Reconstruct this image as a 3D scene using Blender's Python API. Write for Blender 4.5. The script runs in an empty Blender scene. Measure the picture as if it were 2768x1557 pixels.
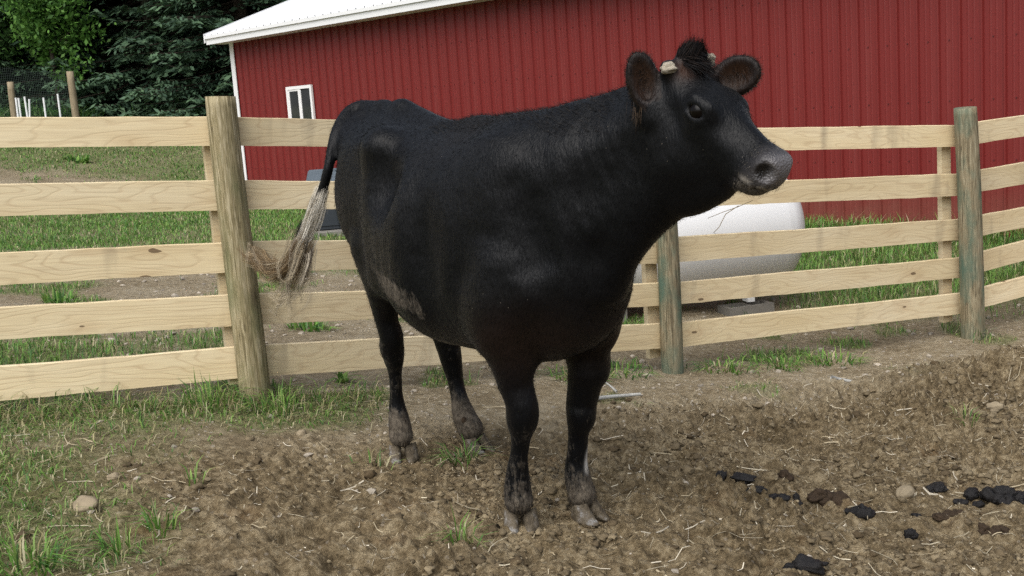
import bpy, bmesh, math, random
import numpy as np
from mathutils import Matrix, Vector

scene = bpy.context.scene
rng = np.random.default_rng(11)
random.seed(11)

# ------------------------------------------------------------------ camera
PITCH, ROLL = math.atan(502.5 / 3170.0), 0.07
cam_d = bpy.data.cameras.new('camera')
cam = bpy.data.objects.new('camera', cam_d)
scene.collection.objects.link(cam)
scene.camera = cam
scene.cycles.use_denoising = False
cam_d.sensor_width = 36.0
cam_d.lens = 36.0 * 3170.0 / 2768.0
cam_d.clip_start, cam_d.clip_end = 0.05, 2000.0
_f = Vector((0, math.cos(PITCH), -math.sin(PITCH)))
_r = Vector((1, 0, 0)); _u = _r.cross(_f)
_cr = _r * math.cos(ROLL) - _u * math.sin(ROLL)
_cu = _u * math.cos(ROLL) + _r * math.sin(ROLL)
cam.matrix_world = Matrix(((_cr.x, _cu.x, -_f.x, 0.0), (_cr.y, _cu.y, -_f.y, 0.0), (_cr.z, _cu.z, -_f.z, 1.49), (0, 0, 0, 1)))

# ------------------------------------------------------------------ overcast daylight
SUN_EL, SUN_AZ = math.radians(52), math.radians(207)   # azimuth clockwise from +Y: behind and left of the camera
world = bpy.data.worlds.new('World'); scene.world = world
world.use_nodes = True
nt = world.node_tree; nt.nodes.clear()
sky = nt.nodes.new('ShaderNodeTexSky'); sky.sky_type = 'NISHITA'; sky.sun_disc = False
sky.sun_elevation = SUN_EL; sky.sun_rotation = SUN_AZ
sky.air_density = 1.0; sky.dust_density = 4.0; sky.ozone_density = 1.0
hsv = nt.nodes.new('ShaderNodeHueSaturation'); hsv.inputs['Saturation'].default_value = 0.6
bg = nt.nodes.new('ShaderNodeBackground'); bg.inputs['Strength'].default_value = 0.075
wo = nt.nodes.new('ShaderNodeOutputWorld')
nt.links.new(sky.outputs[0], hsv.inputs['Color']); nt.links.new(hsv.outputs[0], bg.inputs['Color']); nt.links.new(bg.outputs[0], wo.inputs['Surface'])
sun_d = bpy.data.lights.new('sun', 'SUN'); sun = bpy.data.objects.new('sun', sun_d); scene.collection.objects.link(sun)
sun_d.energy = 1.5; sun_d.angle = math.radians(70); sun_d.color = (1.0, 0.985, 0.955)
_sd = Vector((math.sin(SUN_AZ) * math.cos(SUN_EL), math.cos(SUN_AZ) * math.cos(SUN_EL), math.sin(SUN_EL)))
sun.rotation_euler = (-_sd).to_track_quat('-Z', 'Y').to_euler()
vs = scene.view_settings
vs.view_transform = 'Standard'; vs.look = 'None'; vs.gamma = 1.0; vs.exposure = 1.0; vs.use_curve_mapping = False

# ------------------------------------------------------------------ helpers
def tag(o, label=None, cat=None, group=None, kind=None):
    if label: o['label'] = label
    if cat: o['category'] = cat
    if group: o['group'] = group
    if kind: o['kind'] = kind
    return o
def link(o, parent=None):
    scene.collection.objects.link(o)
    if parent: o.parent = parent
    return o
def empty(name, loc=(0, 0, 0), rz=0.0):
    o = bpy.data.objects.new(name, None); link(o)
    o.location = loc; o.rotation_euler = (0, 0, rz); o.empty_display_size = .1
    return o
def mesh_np(name, V, F, smooth=True):
    """mesh from numpy arrays; F is one (n,k) array or a list of them (3 or 4 corners each)"""
    me = bpy.data.meshes.new(name)
    V = np.asarray(V, np.float32); Fs = F if isinstance(F, list) else [F]
    Fs = [np.asarray(q, np.int32) for q in Fs if len(q)]
    lt = np.concatenate([np.full(len(q), q.shape[1], np.int32) for q in Fs])
    li = np.concatenate([q.ravel() for q in Fs])
    me.vertices.add(len(V)); me.vertices.foreach_set('co', V.ravel())
    me.loops.add(len(li)); me.loops.foreach_set('vertex_index', li)
    me.polygons.add(len(lt)); me.polygons.foreach_set('loop_start', np.r_[0, np.cumsum(lt)[:-1]].astype(np.int32))
    me.update(calc_edges=True)
    me.polygons.foreach_set('use_smooth', np.full(len(lt), smooth))
    me.update()
    return me
def add(name, V, F, m, parent=None, smooth=False, loc=None):
    me = mesh_np(name, V, F, smooth) if isinstance(V, np.ndarray) else bpy.data.meshes.new(name)
    if not isinstance(V, np.ndarray):
        me.from_pydata([tuple(v) for v in V], [], [tuple(q) for q in F]); me.update()
        for p in me.polygons: p.use_smooth = smooth
    me.materials.append(m)
    o = bpy.data.objects.new(name, me); link(o, parent)
    if loc is not None: o.location = loc
    return o
def attr_color(me, name, C):
    a = me.attributes.new(name, 'FLOAT_COLOR', 'POINT')
    C = np.asarray(C, np.float32)
    if C.shape[1] == 3: C = np.c_[C, np.ones(len(C), np.float32)]
    a.data.foreach_set('color', C.ravel().astype(np.float32))
def attr_float(me, name, v):
    a = me.attributes.new(name, 'FLOAT', 'POINT'); a.data.foreach_set('value', np.asarray(v, np.float32))
def box(lo, hi):
    (x0, y0, z0), (x1, y1, z1) = lo, hi
    V = [(x0,y0,z0),(x1,y0,z0),(x1,y1,z0),(x0,y1,z0),(x0,y0,z1),(x1,y0,z1),(x1,y1,z1),(x0,y1,z1)]
    F = [(0,3,2,1),(4,5,6,7),(0,1,5,4),(1,2,6,5),(2,3,7,6),(3,0,4,7)]
    return V, F
def bevel_obj(o, w=.004, seg=1):
    bm = bmesh.new(); bm.from_mesh(o.data)
    bmesh.ops.bevel(bm, geom=bm.edges[:], offset=w, segments=seg, affect='EDGES', clamp_overlap=True)
    bm.to_mesh(o.data); bm.free()
def merge(parts):
    V, F, n = [], [], 0
    for v, q in parts:
        V += list(v); F += [tuple(i + n for i in k) for k in q]; n += len(v)
    return V, F
def tube(pts, radii, seg=8, cap=True):
    """tapered tube along points"""
    P = np.array(pts, float); n = len(P); V = []; F = []
    T = np.gradient(P, axis=0); T /= np.linalg.norm(T, axis=1, keepdims=True) + 1e-9
    ref = np.array((0, 0, 1.0)) if abs(T[0][2]) < .9 else np.array((1.0, 0, 0))
    for i in range(n):
        a = np.cross(T[i], ref); a /= np.linalg.norm(a) + 1e-9; b = np.cross(T[i], a)
        for k in range(seg):
            t = 2 * math.pi * k / seg
            V.append(P[i] + radii[i] * (a * math.cos(t) + b * math.sin(t)))
    for i in range(n - 1):
        for k in range(seg):
            k2 = (k + 1) % seg
            F.append((i*seg+k, i*seg+k2, (i+1)*seg+k2, (i+1)*seg+k))
    if cap:
        F.append(tuple(range(seg - 1, -1, -1))[::-1]); F.append(tuple((n-1)*seg + k for k in range(seg))[::-1])
    return V, F
_perm = np.random.default_rng(5).random((256, 256)).astype(np.float32)
def vnoise(x, y, s=1.0, seed=0):
    x = np.asarray(x) / s + seed * 17.37; y = np.asarray(y) / s + seed * 9.71
    xi = np.floor(x).astype(int); yi = np.floor(y).astype(int); fx = x - xi; fy = y - yi
    fx = fx*fx*(3-2*fx); fy = fy*fy*(3-2*fy)
    g = lambda a, b: _perm[a & 255, b & 255]
    return (g(xi,yi)*(1-fx)+g(xi+1,yi)*fx)*(1-fy)+(g(xi,yi+1)*(1-fx)+g(xi+1,yi+1)*fx)*fy
def fbm(x, y, s, seed=0, octv=4, gain=.5):
    o = 0; a = 1; t = 0
    for i in range(octv):
        o = o + a * vnoise(x, y, s, seed + i * 3); t += a; a *= gain; s *= .5
    return o / t
def sst(a, b, v):
    t = np.clip((np.asarray(v) - a) / (b - a), 0, 1); return t*t*(3-2*t)

# ------------------------------------------------------------------ materials
class NT:
    def __init__(s, name):
        s.m = bpy.data.materials.new(name); s.m.use_nodes = True
        s.t = s.m.node_tree; s.t.nodes.clear()
        s.out = s.n('ShaderNodeOutputMaterial'); s.b = s.n('ShaderNodeBsdfPrincipled'); s.l(s.b.outputs[0], s.out.inputs[0])
    def n(s, t, **k):
        q = s.t.nodes.new(t)
        for a, v in k.items(): setattr(q, a, v)
        return q
    def l(s, a, b): s.t.links.new(a, b)
    def set(s, **k):
        for a, v in k.items(): s.inp(s.b, a.replace('_', ' '), v)
        return s
    def inp(s, node, key, v):
        i = node.inputs[key]
        if hasattr(v, 'is_output'): s.l(v, i)
        elif isinstance(v, tuple) and i.type == 'RGBA' and len(v) == 3: i.default_value = (*v, 1)
        else: i.default_value = v
    def coord(s, which='Object'): return s.n('ShaderNodeTexCoord').outputs[which]
    def mapping(s, vec, scale=(1,1,1), loc=(0,0,0), rot=(0,0,0)):
        q = s.n('ShaderNodeMapping'); s.l(vec, q.inputs[0]); s.inp(q, 'Scale', scale); s.inp(q, 'Location', loc); s.inp(q, 'Rotation', rot); return q.outputs[0]
    def noise(s, vec, scale=5, detail=4, rough=.55, dist=0.0):
        q = s.n('ShaderNodeTexNoise'); s.l(vec, q.inputs['Vector'])
        for a, v in (('Scale', scale), ('Detail', detail), ('Roughness', rough), ('Distortion', dist)): q.inputs[a].default_value = v
        return q.outputs['Fac']
    def vor(s, vec, scale=5, feat='F1', out='Distance', rnd=1.0):
        q = s.n('ShaderNodeTexVoronoi', feature=feat); s.l(vec, q.inputs['Vector']); q.inputs['Scale'].default_value = scale; q.inputs['Randomness'].default_value = rnd
        return q.outputs[out]
    def math(s, op, a, b=None, c=None, clamp=False):
        q = s.n('ShaderNodeMath', operation=op, use_clamp=clamp)
        for i, v in enumerate((a, b, c)):
            if v is None: continue
            if hasattr(v, 'is_output'): s.l(v, q.inputs[i])
            else: q.inputs[i].default_value = v
        return q.outputs[0]
    def ramp(s, fac, stops):
        q = s.n('ShaderNodeValToRGB'); s.l(fac, q.inputs[0]); e = q.color_ramp.elements
        while len(e) < len(stops): e.new(.5)
        for i, (p, c) in enumerate(stops):
            e[i].position = p; e[i].color = (*c, 1) if isinstance(c, tuple) else (c, c, c, 1)
        return q.outputs[0]
    def mix(s, fac, a, b, mode='MIX'):
        q = s.n('ShaderNodeMix', data_type='RGBA', blend_type=mode)
        for i, v in ((0, fac), (6, a), (7, b)):
            if hasattr(v, 'is_output'): s.l(v, q.inputs[i])
            else: q.inputs[i].default_value = (*v, 1) if isinstance(v, tuple) else v
        return q.outputs[2]
    def attr(s, name, out='Color'):
        q = s.n('ShaderNodeAttribute'); q.attribute_name = name; return q.outputs[out]
    def rand(s): return s.n('ShaderNodeObjectInfo').outputs['Random']
    def bump(s, h, strength=.3, dist=.01):
        q = s.n('ShaderNodeBump'); q.inputs['Strength'].default_value = strength; q.inputs['Distance'].default_value = dist
        s.l(h, q.inputs['Height']); s.l(q.outputs[0], s.b.inputs['Normal']); return q
def plain(name, col, rough=.6, spec=.5, metal=0.0, noise=.12, scale=6.0, bump=0.0):
    t = NT(name); v = t.coord()
    n = t.noise(v, scale, 5)
    c = t.mix(n, tuple(x * (1 - noise) for x in col), tuple(min(1, x * (1 + noise)) for x in col))
    t.set(Base_Color=c, Roughness=rough, Metallic=metal); t.inp(t.b, 'Specular IOR Level', spec)
    if bump: t.bump(t.noise(v, scale * 12, 4), bump, .004)
    return t.m

def mat_board():
    t = NT('sawn_pine'); v = t.coord(); r = t.rand()
    off = t.n('ShaderNodeCombineXYZ'); t.l(t.math('MULTIPLY', r, 91.0), off.inputs[0]); t.l(t.math('MULTIPLY', r, 37.0), off.inputs[2]); t.l(t.math('MULTIPLY', r, 53.0), off.inputs[1])
    ad = t.n('ShaderNodeVectorMath', operation='ADD'); t.l(v, ad.inputs[0]); t.l(off.outputs[0], ad.inputs[1]); v = ad.outputs[0]
    warp = t.noise(t.mapping(v, (1.1, .3, 5.0)), 1.6, 2, .4)
    sep = t.n('ShaderNodeSeparateXYZ'); t.l(v, sep.inputs[0])
    ph = t.math('ADD', t.math('MULTIPLY', sep.outputs[2], 150.0), t.math('MULTIPLY', warp, 75.0))
    ring = t.math('POWER', t.math('ADD', t.math('MULTIPLY', t.math('SINE', ph), .5), .5), 7.0)
    fine = t.noise(t.mapping(v, (3.0, 40, 110)), 1.0, 4, .6)
    tone = t.noise(t.mapping(v, (1.0, 1, 4.0)), 1.3, 3)
    base = t.ramp(tone, [(.25, (.66, .515, .275)), (.5, (.735, .60, .355)), (.8, (.78, .665, .435))])
    c = t.mix(t.math('MULTIPLY', ring, t.math('MULTIPLY', t.noise(t.mapping(v, (1.4, 1, 6)), 1.4, 2), .5)), base, (.40, .25, .115))
    c = t.mix(t.math('MULTIPLY', t.math('SUBTRACT', fine, .42, None, True), 1.1), c, (.42, .29, .15))
    k = t.vor(t.mapping(v, (2.6, 1.2, 7.0)), 1.0)
    keep = t.math('GREATER_THAN', t.noise(t.mapping(v, (1.7, 1, 4.7)), 1.0, 0), .46)
    knot = t.math('MULTIPLY', t.math('LESS_THAN', k, .085), keep)
    halo = t.math('MULTIPLY', t.math('SUBTRACT', .34, k, None, True), 1.5)
    c = t.mix(t.math('MULTIPLY', halo, t.math('MULTIPLY', keep, .6)), c, (.42, .24, .09))
    c = t.mix(t.math('MULTIPLY', knot, .8), c, (.10, .055, .025))
    # grey transit stains in upright bars and soft dirt
    bar = t.noise(t.mapping(v, (4.2, .2, .9)), 1.0, 3, .6)
    c = t.mix(t.math('MULTIPLY', t.math('SUBTRACT', bar, .595, None, True), 3.4), c, (.16, .125, .09))
    dirt = t.noise(t.mapping(v, (2.0, 1, 16)), 1.6, 5, .65)
    c = t.mix(t.math('MULTIPLY', t.math('SUBTRACT', dirt, .60, None, True), 1.6), c, (.30, .215, .12))
    hs = t.n('ShaderNodeHueSaturation'); t.l(c, hs.inputs['Color']); t.l(t.math('ADD', .82, t.math('MULTIPLY', r, .26)), hs.inputs['Value']); hs.inputs['Saturation'].default_value = .9
    t.set(Base_Color=hs.outputs[0], Roughness=.72); t.inp(t.b, 'Specular IOR Level', .25)
    t.bump(t.math('ADD', t.math('MULTIPLY', fine, .7), t.math('MULTIPLY', ring, -.4)), .35, .003)
    return t.m
def mat_post(name, base, dark, light, green, gamt):
    t = NT(name); v = t.coord()
    st = t.noise(t.mapping(v, (85, 85, 5.0)), 1.0, 6, .72, 1.0)
    lg = t.noise(t.mapping(v, (7, 7, 1.1)), 1.0, 4, .6, .4)
    c = t.ramp(st, [(.34, dark), (.48, base), (.66, light)])
    g = t.noise(t.mapping(v, (5, 5, 2.2), (3.1, 0, 1.7)), 1.0, 5, .65)
    c = t.mix(t.math('MULTIPLY', t.math('SUBTRACT', g, .53 - gamt * .08, None, True), 4.5 * gamt, None, True), c, green)
    c = t.mix(t.math('MULTIPLY', t.math('SUBTRACT', lg, .54, None, True), 1.8), c, tuple(x * .42 for x in base))
    kn = t.vor(t.mapping(v, (5, 5, 2.3)), 1.0)
    c = t.mix(t.math('MULTIPLY', t.math('SUBTRACT', .16, kn, None, True), 4.0), c, (.06, .04, .025))
    crack = t.noise(t.mapping(v, (95, 95, 2.2)), 1.0, 3, .5, .5)
    c = t.mix(t.math('MULTIPLY', t.math('SUBTRACT', crack, .63, None, True), 4.0), c, (.05, .04, .026))
    t.set(Base_Color=c, Roughness=.85); t.inp(t.b, 'Specular IOR Level', .2)
    t.bump(t.math('ADD', st, t.math('MULTIPLY', crack, -1.0)), .5, .006)
    return t.m
M = {}
M['board'] = mat_board()
M['post_tan'] = mat_post('weathered_post', (.235, .195, .105), (.085, .07, .04), (.46, .40, .27), (.13, .145, .07), .75)
M['post_green'] = mat_post('green_treated_post', (.19, .155, .095), (.055, .048, .032), (.36, .32, .22), (.088, .138, .102), 1.0)
M['post_grey'] = mat_post('old_garden_post', (.25, .20, .13), (.12, .095, .06), (.38, .32, .22), (.17, .16, .10), .3)
M['white_paint'] = plain('white_painted_steel', (.76, .77, .78), .4, .5, noise=.03)
M['vinyl'] = plain('white_window_vinyl', (.8, .8, .8), .35, noise=.02)
M['tank'] = plain('tank_white_paint', (.67, .68, .69), .42, noise=.05, scale=3)
M['concrete'] = plain('concrete_block', (.19, .18, .16), .9, .2, noise=.3, scale=14, bump=.4)
M['bin'] = plain('dark_blue_plastic', (.020, .026, .034), .5, noise=.25)
M['bin_lid'] = plain('grey_blue_plastic', (.10, .125, .145), .4, noise=.15)
M['dark'] = plain('painted_dark_interior', (.012, .013, .014), .7)  # shade of the window interior as flat colour; no recess is modelled
M['stake'] = plain('white_plastic', (.78, .79, .80), .4, noise=.03)
M['net'] = plain('green_netting', (.012, .026, .02), .6)
M['bark'] = plain('spruce_bark', (.055, .045, .035), .9, .1, noise=.4, scale=9)
M['screw'] = plain('painted_screw', (.10, .018, .018), .4)
def mat_glass():
    t = NT('window_glass'); v = t.coord(); n = t.noise(v, 3, 3)
    t.set(Base_Color=t.mix(n, (.012, .014, .016), (.05, .055, .06)), Roughness=.06); t.inp(t.b, 'Specular IOR Level', .8); return t.m
M['glass'] = mat_glass()
def mat_barn():
    t = NT('red_ribbed_steel'); v = t.coord()
    n = t.noise(v, 1.2, 5); s = t.noise(t.mapping(v, (9, 1, .35)), 1.0, 5, .6)
    c = t.mix(n, (.146, .0142, .0130), (.168, .0188, .0165))
    c = t.mix(t.math('MULTIPLY', t.math('SUBTRACT', s, .52, None, True), .9), c, (.225, .056, .05))
    sep = t.n('ShaderNodeSeparateXYZ'); t.l(v, sep.inputs[0])
    mud = t.math('MULTIPLY', t.math('SUBTRACT', .42, sep.outputs[2], None, True), t.noise(v, 5, 5))
    c = t.mix(t.math('MULTIPLY', mud, 1.1), c, (.21, .13, .09))
    t.set(Base_Color=c, Roughness=.48); t.inp(t.b, 'Specular IOR Level', .36); t.bump(t.noise(t.mapping(v, (3, 3, 1.2)), 2.0, 2), .08, .02); return t.m
M['barn'] = mat_barn()
def mat_leafy(name, transl=.3, rough=.6):
    t = NT(name); c = t.attr('tint')
    t.set(Base_Color=c, Roughness=rough); t.inp(t.b, 'Specular IOR Level', .25)
    tr = t.n('ShaderNodeBsdfTranslucent'); t.l(c, tr.inputs[0]); ms = t.n('ShaderNodeMixShader'); ms.inputs[0].default_value = transl
    t.l(t.b.outputs[0], ms.inputs[1]); t.l(tr.outputs[0], ms.inputs[2]); t.l(ms.outputs[0], t.out.inputs[0]); return t.m
M['leaf'] = mat_leafy('green_leaves'); M['grass'] = mat_leafy('grass_blades', .3, .5); M['straw'] = mat_leafy('dry_straw', .1, .55)
M['hair'] = mat_leafy('coarse_hair', .12, .55); M['fur'] = mat_leafy('short_black_hair', .0, .5); M['fur'].node_tree.nodes['Principled BSDF'].inputs['Specular IOR Level'].default_value = .12
M['needle'] = mat_leafy('spruce_needles', .12, .6)
def mat_tinted(name, rough=.85, spec=.2, bscale=60, b=.6, bd=.006):
    t = NT(name); v = t.coord(); n = t.noise(v, bscale, 5, .6)
    c = t.mix(t.math('SUBTRACT', n, .25, None, True), t.attr('tint'), (0, 0, 0), 'MIX')
    c = t.mix(t.math('MULTIPLY', n, .55), t.attr('tint'), t.mix(.5, t.attr('tint'), (0, 0, 0)))
    t.set(Base_Color=c, Roughness=rough); t.inp(t.b, 'Specular IOR Level', spec); t.bump(n, b, bd); return t.m
M['clod'] = mat_tinted('soil_clods')
def mat_ground():
    t = NT('paddock_soil'); v = t.coord()
    ch = t.attr('churn', 'Fac'); gr = t.attr('green', 'Fac')
    n1 = t.noise(v, 1.7, 6, .6); n2 = t.noise(v, 22, 6, .65); n3 = t.noise(v, 75, 6, .7)
    mud = t.ramp(t.math('ADD', t.math('MULTIPLY', n1, .22), t.math('ADD', t.math('MULTIPLY', n2, .52), t.math('MULTIPLY', n3, .26))), [(.40, (.072, .052, .027)), (.5, (.178, .135, .077)), (.60, (.33, .268, .17))])  # wide tone range stands in for clod shading; bump dips get the dark end
    dry = t.ramp(t.math('ADD', t.math('MULTIPLY', n1, .4), t.math('MULTIPLY', n2, .6)), [(.36, (.15, .115, .068)), (.5, (.26, .212, .138)), (.64, (.37, .32, .23))])
    thatch = t.ramp(n2, [(.3, (.075, .10, .032)), (.55, (.14, .165, .06)), (.75, (.22, .215, .11))])
    c = t.mix(ch, dry, mud)
    c = t.mix(t.math('MULTIPLY', gr, t.math('ADD', .35, n2, None, True)), c, thatch)
    peb = t.vor(v, 38); pc = t.vor(v, 38, 'F1', 'Color')
    ps = t.n('ShaderNodeSeparateColor'); t.l(pc, ps.inputs[0])
    pm = t.math('MULTIPLY', t.math('LESS_THAN', peb, .28), t.math('GREATER_THAN', ps.outputs[0], .84))
    c = t.mix(t.math('MULTIPLY', pm, t.math('SUBTRACT', .75, t.math('MULTIPLY', ch, .55))), c, (.46, .42, .36))
    red = t.noise(v, 3.3, 3)
    c = t.mix(t.math('MULTIPLY', t.math('SUBTRACT', red, .6, None, True), t.math('MULTIPLY', ch, 2.2)), c, (.16, .085, .035))
    c = t.mix(t.math('MULTIPLY', t.math('SUBTRACT', .5, n3, None, True), 1.4), c, t.mix(.55, c, (.02, .013, .008)))  # lows of the fine bump darkened again, more crevice shade in the colour
    t.set(Base_Color=c, Roughness=.93); t.inp(t.b, 'Specular IOR Level', .15)
    h = t.math('ADD', t.math('MULTIPLY', n2, 1.0), t.math('MULTIPLY', n3, .6))
    t.bump(h, .9, .03); return t.m
M['ground'] = mat_ground()
M['stone'] = plain('field_stone', (.25, .205, .138), .9, .2, noise=.4, scale=11, bump=.35)
M['dung'] = plain('fresh_dung', (.0105, .0095, .0095), .5, .3, noise=.6, scale=45, bump=.8)
M['dung_dry'] = plain('old_dung', (.04, .026, .015), .8, .25, noise=.5, scale=40, bump=.7)
M['birch'] = plain('grey_birch_bark', (.36, .36, .34), .75, .25, noise=.35, scale=30, bump=.3)

# ------------------------------------------------------------------ terrain
CP=np.array([(-2.282,5.04,.30),(-1.249,5.4,.198),(.918,6.84,-.167),(3.145,7.83,-.326),(1.44,8.6,-.239),(-2.319,14,.109),(-4.93,22.5,.08),(4.6,11.4,-.2),(-10.3,26.9,1.35),(-9,22,.8),(-8.5,20,.6),(-6.3,24.5,.5),(-7.5,30,1.1),(-6,17,.33),(-12,31,1.6),(-1.566,3.3,.2),(-.063,3.5,.015),(1.639,3.7,-.17),(-3.6,6.2,.38),(-5.5,11,.35),(0,1,.03),(3,5,-.29),(9,9,-.35),(12,22,-.1),(0,34,.8),(-2.5,1,.3),(3,1,-.25),(-20,34,2.0),(-20,5,.7),(14,2,-.5),(-.03,4.0,0.),(.2,4.06,-.025),(-.5,4.83,.06),(-.19,4.95,.03)])
_n=len(CP)
def _U(r2): return r2*np.log(r2+1e-9)*.5
_K=_U(((CP[:,None,:2]-CP[None,:,:2])**2).sum(-1))+np.eye(_n)*.25
_P=np.c_[np.ones(_n),CP[:,:2]]
_S=np.linalg.solve(np.block([[_K,_P],[_P.T,np.zeros((3,3))]]),np.r_[CP[:,2],0,0,0])
def H0(x,y):
    x=np.clip(np.asarray(x,float),-20,14); y=np.clip(np.asarray(y,float),0,34); o=_S[_n]+_S[_n+1]*x+_S[_n+2]*y
    for i in range(_n): o=o+_S[i]*_U((x-CP[i,0])**2+(y-CP[i,1])**2)
    return o
FX = np.array([-6.5, -2.282, -1.249, .918, 3.145, 4.3, 8]); FY = np.array([3.4, 5.04, 5.4, 6.84, 7.83, 8.75, 12])
def fence_y(x): return np.interp(x, FX, FY)
HOOF = {'FR': (-.032, 4.015), 'FL': (.202, 4.146), 'HR': (-.504, 4.725), 'HL': (-.189, 4.882)}
def masks(x, y):
    """churned paddock mud, and grass cover, both 0..1"""
    d = fence_y(x) - y                         # metres in front of the fence
    n = fbm(x, y, 1.3, 3); n2 = fbm(x, y, .45, 8)
    churn = sst(.35, 1.15, d + (n - .5) * 1.1 - .25 * sst(-1, .5, x)) 
    # grass: inside, a wedge at the left and a strip under the fence
    left = sst(.25, -.55, (x + 1.0 + (y - 3.3) * .27) + (n - .5) * 1.3)
    strip = sst(.75, .15, d + (n2 - .5) * .8) * sst(-.55, -.9, x + (n2 - .5) * .5)
    weeds = sst(.62, .72, n2) * sst(1.1, .3, d) * sst(.2, .5, x) * .8
    g_in = np.maximum.reduce([left * (.25 + .75 * sst(.38, .6, n2)), strip, weeds])
    # outside: bands of turf and bare gravelly dirt
    nb = (n - .5) * 2.6
    band = np.maximum.reduce([sst(7.4, 6.4, y + nb) * sst(-1.5, -2.6, x), sst(10.2, 11.4, y + nb) * sst(19.6, 18.4, y + nb * .7), sst(22.3, 23.3, y + nb * .5)])
    rt = sst(8.2, 9.2, y + nb * .5) * sst(1.9, 2.7, x)
    tuft = sst(.60, .70, n2) * .9
    g_out = np.maximum.reduce([band * (.6 + .4 * sst(.3, .5, n2)), rt, tuft])
    inside = d > 0
    return np.where(inside, churn, 0), np.where(inside, g_in, g_out)
def worley(x, y, s, seed=0):
    x = np.asarray(x) / s; y = np.asarray(y) / s; xi = np.floor(x).astype(int); yi = np.floor(y).astype(int); best = np.full(x.shape, 9.0)
    for a in (-1, 0, 1):
        for b in (-1, 0, 1):
            cx, cy = xi + a, yi + b; px = cx + _perm[(cx + seed * 31) & 255, cy & 255]; py = cy + _perm[cx & 255, (cy + 77 + seed * 13) & 255]
            best = np.minimum(best, (x - px) ** 2 + (y - py) ** 2)
    return np.sqrt(best)
def relief(x, y):
    d = fence_y(x) - y
    ch = sst(.25, 1.2, d) * sst(14, 9, y)
    soft = 1.0
    for hx, hy in HOOF.values(): soft = soft * (1 - .8 * np.exp(-((x-hx)**2 + (y-hy)**2) / .10**2))
    big = (fbm(x, y, .55, 21, 3) - .5) * .075
    b1 = (np.abs(fbm(x, y, .17, 31, 2) - .5) * 2) ** .8
    b2 = (np.abs(fbm(x, y, .075, 41, 3) - .5) * 2)
    holes = -sst(.63, .76, vnoise(x, y, .19, 51)) * .03 * sst(.45, .6, vnoise(x, y, .8, 61))
    left = .35 + .65 * sst(-1.3, -.4, x)
    amt = .35 + .65 * sst(.40, .62, fbm(x, y, .7, 91, 3))
    lum = np.clip(1 - worley(x, y, .060, 1) * 1.25, 0, 1) * .026 + np.clip(1 - worley(x, y, .030, 2) * 1.25, 0, 1) * .013
    z = ch * soft * left * (big * 1.2 + b1 * .050 + b2 * .034 + lum * 2.2 * amt + (np.abs(fbm(x, y, .036, 47, 2) - .5) * .030 + (vnoise(x, y, .019, 48) - .5) * .008) * (.4 + .6 * amt) + holes * 1.7 - .055)
    z = z + (1 - ch) * (fbm(x, y, .5, 71, 4) - .5) * .05
    # spoil heap of loose soil towards the right-hand fence post
    m = np.exp(-(((x - 2.85) / .55) ** 2 + ((y - 6.2) / .55) ** 2)) + .3 * np.exp(-(((x - 2.3) / .45) ** 2 + ((y - 5.75) / .3) ** 2))
    z = z + m * (.12 + .22 * fbm(x, y, .26, 81, 4)) 
    return z
def HG(x, y): return H0(x, y) + relief(np.asarray(x, float), np.asarray(y, float))
def axis(fine0, fine1, step, lo, hi, grow=1.09):
    c = list(np.arange(fine0, fine1, step)); s = step; v = fine0
    left = []
    while v > lo: s *= grow; v -= s; left.append(v)
    s = step; v = c[-1]; rt = []
    while v < hi: s *= grow; v += s; rt.append(v)
    return np.array(left[::-1] + c + rt)
gx = axis(-2.2, 3.4, .0078, -260, 260); gy = axis(3.2, 6.9, .0078, -60, 420)
GX, GY = np.meshgrid(gx, gy)
gz = HG(GX.ravel(), GY.ravel())
nx, ny = len(gx), len(gy)
ii = (np.arange(ny - 1)[:, None] * nx + np.arange(nx - 1)[None, :]).ravel()
gm = mesh_np('ground', np.c_[GX.ravel(), GY.ravel(), gz], np.stack([ii, ii + 1, ii + nx + 1, ii + nx], 1), True)
c_, g_ = masks(GX.ravel(), GY.ravel())
attr_float(gm, 'churn', c_); attr_float(gm, 'green', g_)
gm.materials.append(M['ground'])
ground = link(bpy.data.objects.new('ground', gm)); ground['kind'] = 'structure'

# ------------------------------------------------------------------ barn
barn = empty('red_barn', (-4.93, 22.5, 0), math.radians(-47.5))
tag(barn, 'long red ribbed steel barn with white metal roof and white trim', 'barn')
WL, WD, SOF, PIT = 21.0, 9.0, 2.93, .33
def rib_profile(width, pitch=.2286, h=.024):
    """plan profile of one sheet: list of (x, depth) with major ribs and two low swages in each flat"""
    p = []
    n = int(round(width / pitch))
    for i in range(n):
        x = i * pitch
        p += [(x, 0), (x + .006, 0), (x + .017, h), (x + .034, h), (x + .045, 0)]
        for q in (.105, .165): p += [(x + q - .012, 0), (x + q - .005, .003), (x + q + .005, .003), (x + q + .012, 0)]
    p.append((width, 0)); return p
def sheet_mesh(name, width, z0, z1, m):
    pr = rib_profile(width); V = []; F = []
    for (x, d) in pr: V += [(x, -d, z0), (x, -d, z1)]
    for i in range(len(pr) - 1): F.append((2*i, 2*i+2, 2*i+3, 2*i+1))
    n = len(V)
    V += [(0, .03, z0), (width, .03, z0), (width, .03, z1), (0, .03, z1)]; F.append((n, n+3, n+2, n+1))
    me = bpy.data.meshes.new(name); me.from_pydata(V, [], F); me.materials.append(m); me.update(); return me
PW = .9144
pm = sheet_mesh('panel', PW, -.45, SOF + .02, M['barn'])
WX0, WX1, WZ0, WZ1 = 1.80, 2.60, 1.12, 2.02     # window opening
for i in range(23):
    o = link(bpy.data.objects.new('panel', pm), barn); o.location = (i * PW + .03, -.0012 * (i % 2), 0)
pg = sheet_mesh('gable_panel', PW, -.45, SOF + .02, M['barn'])
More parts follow.
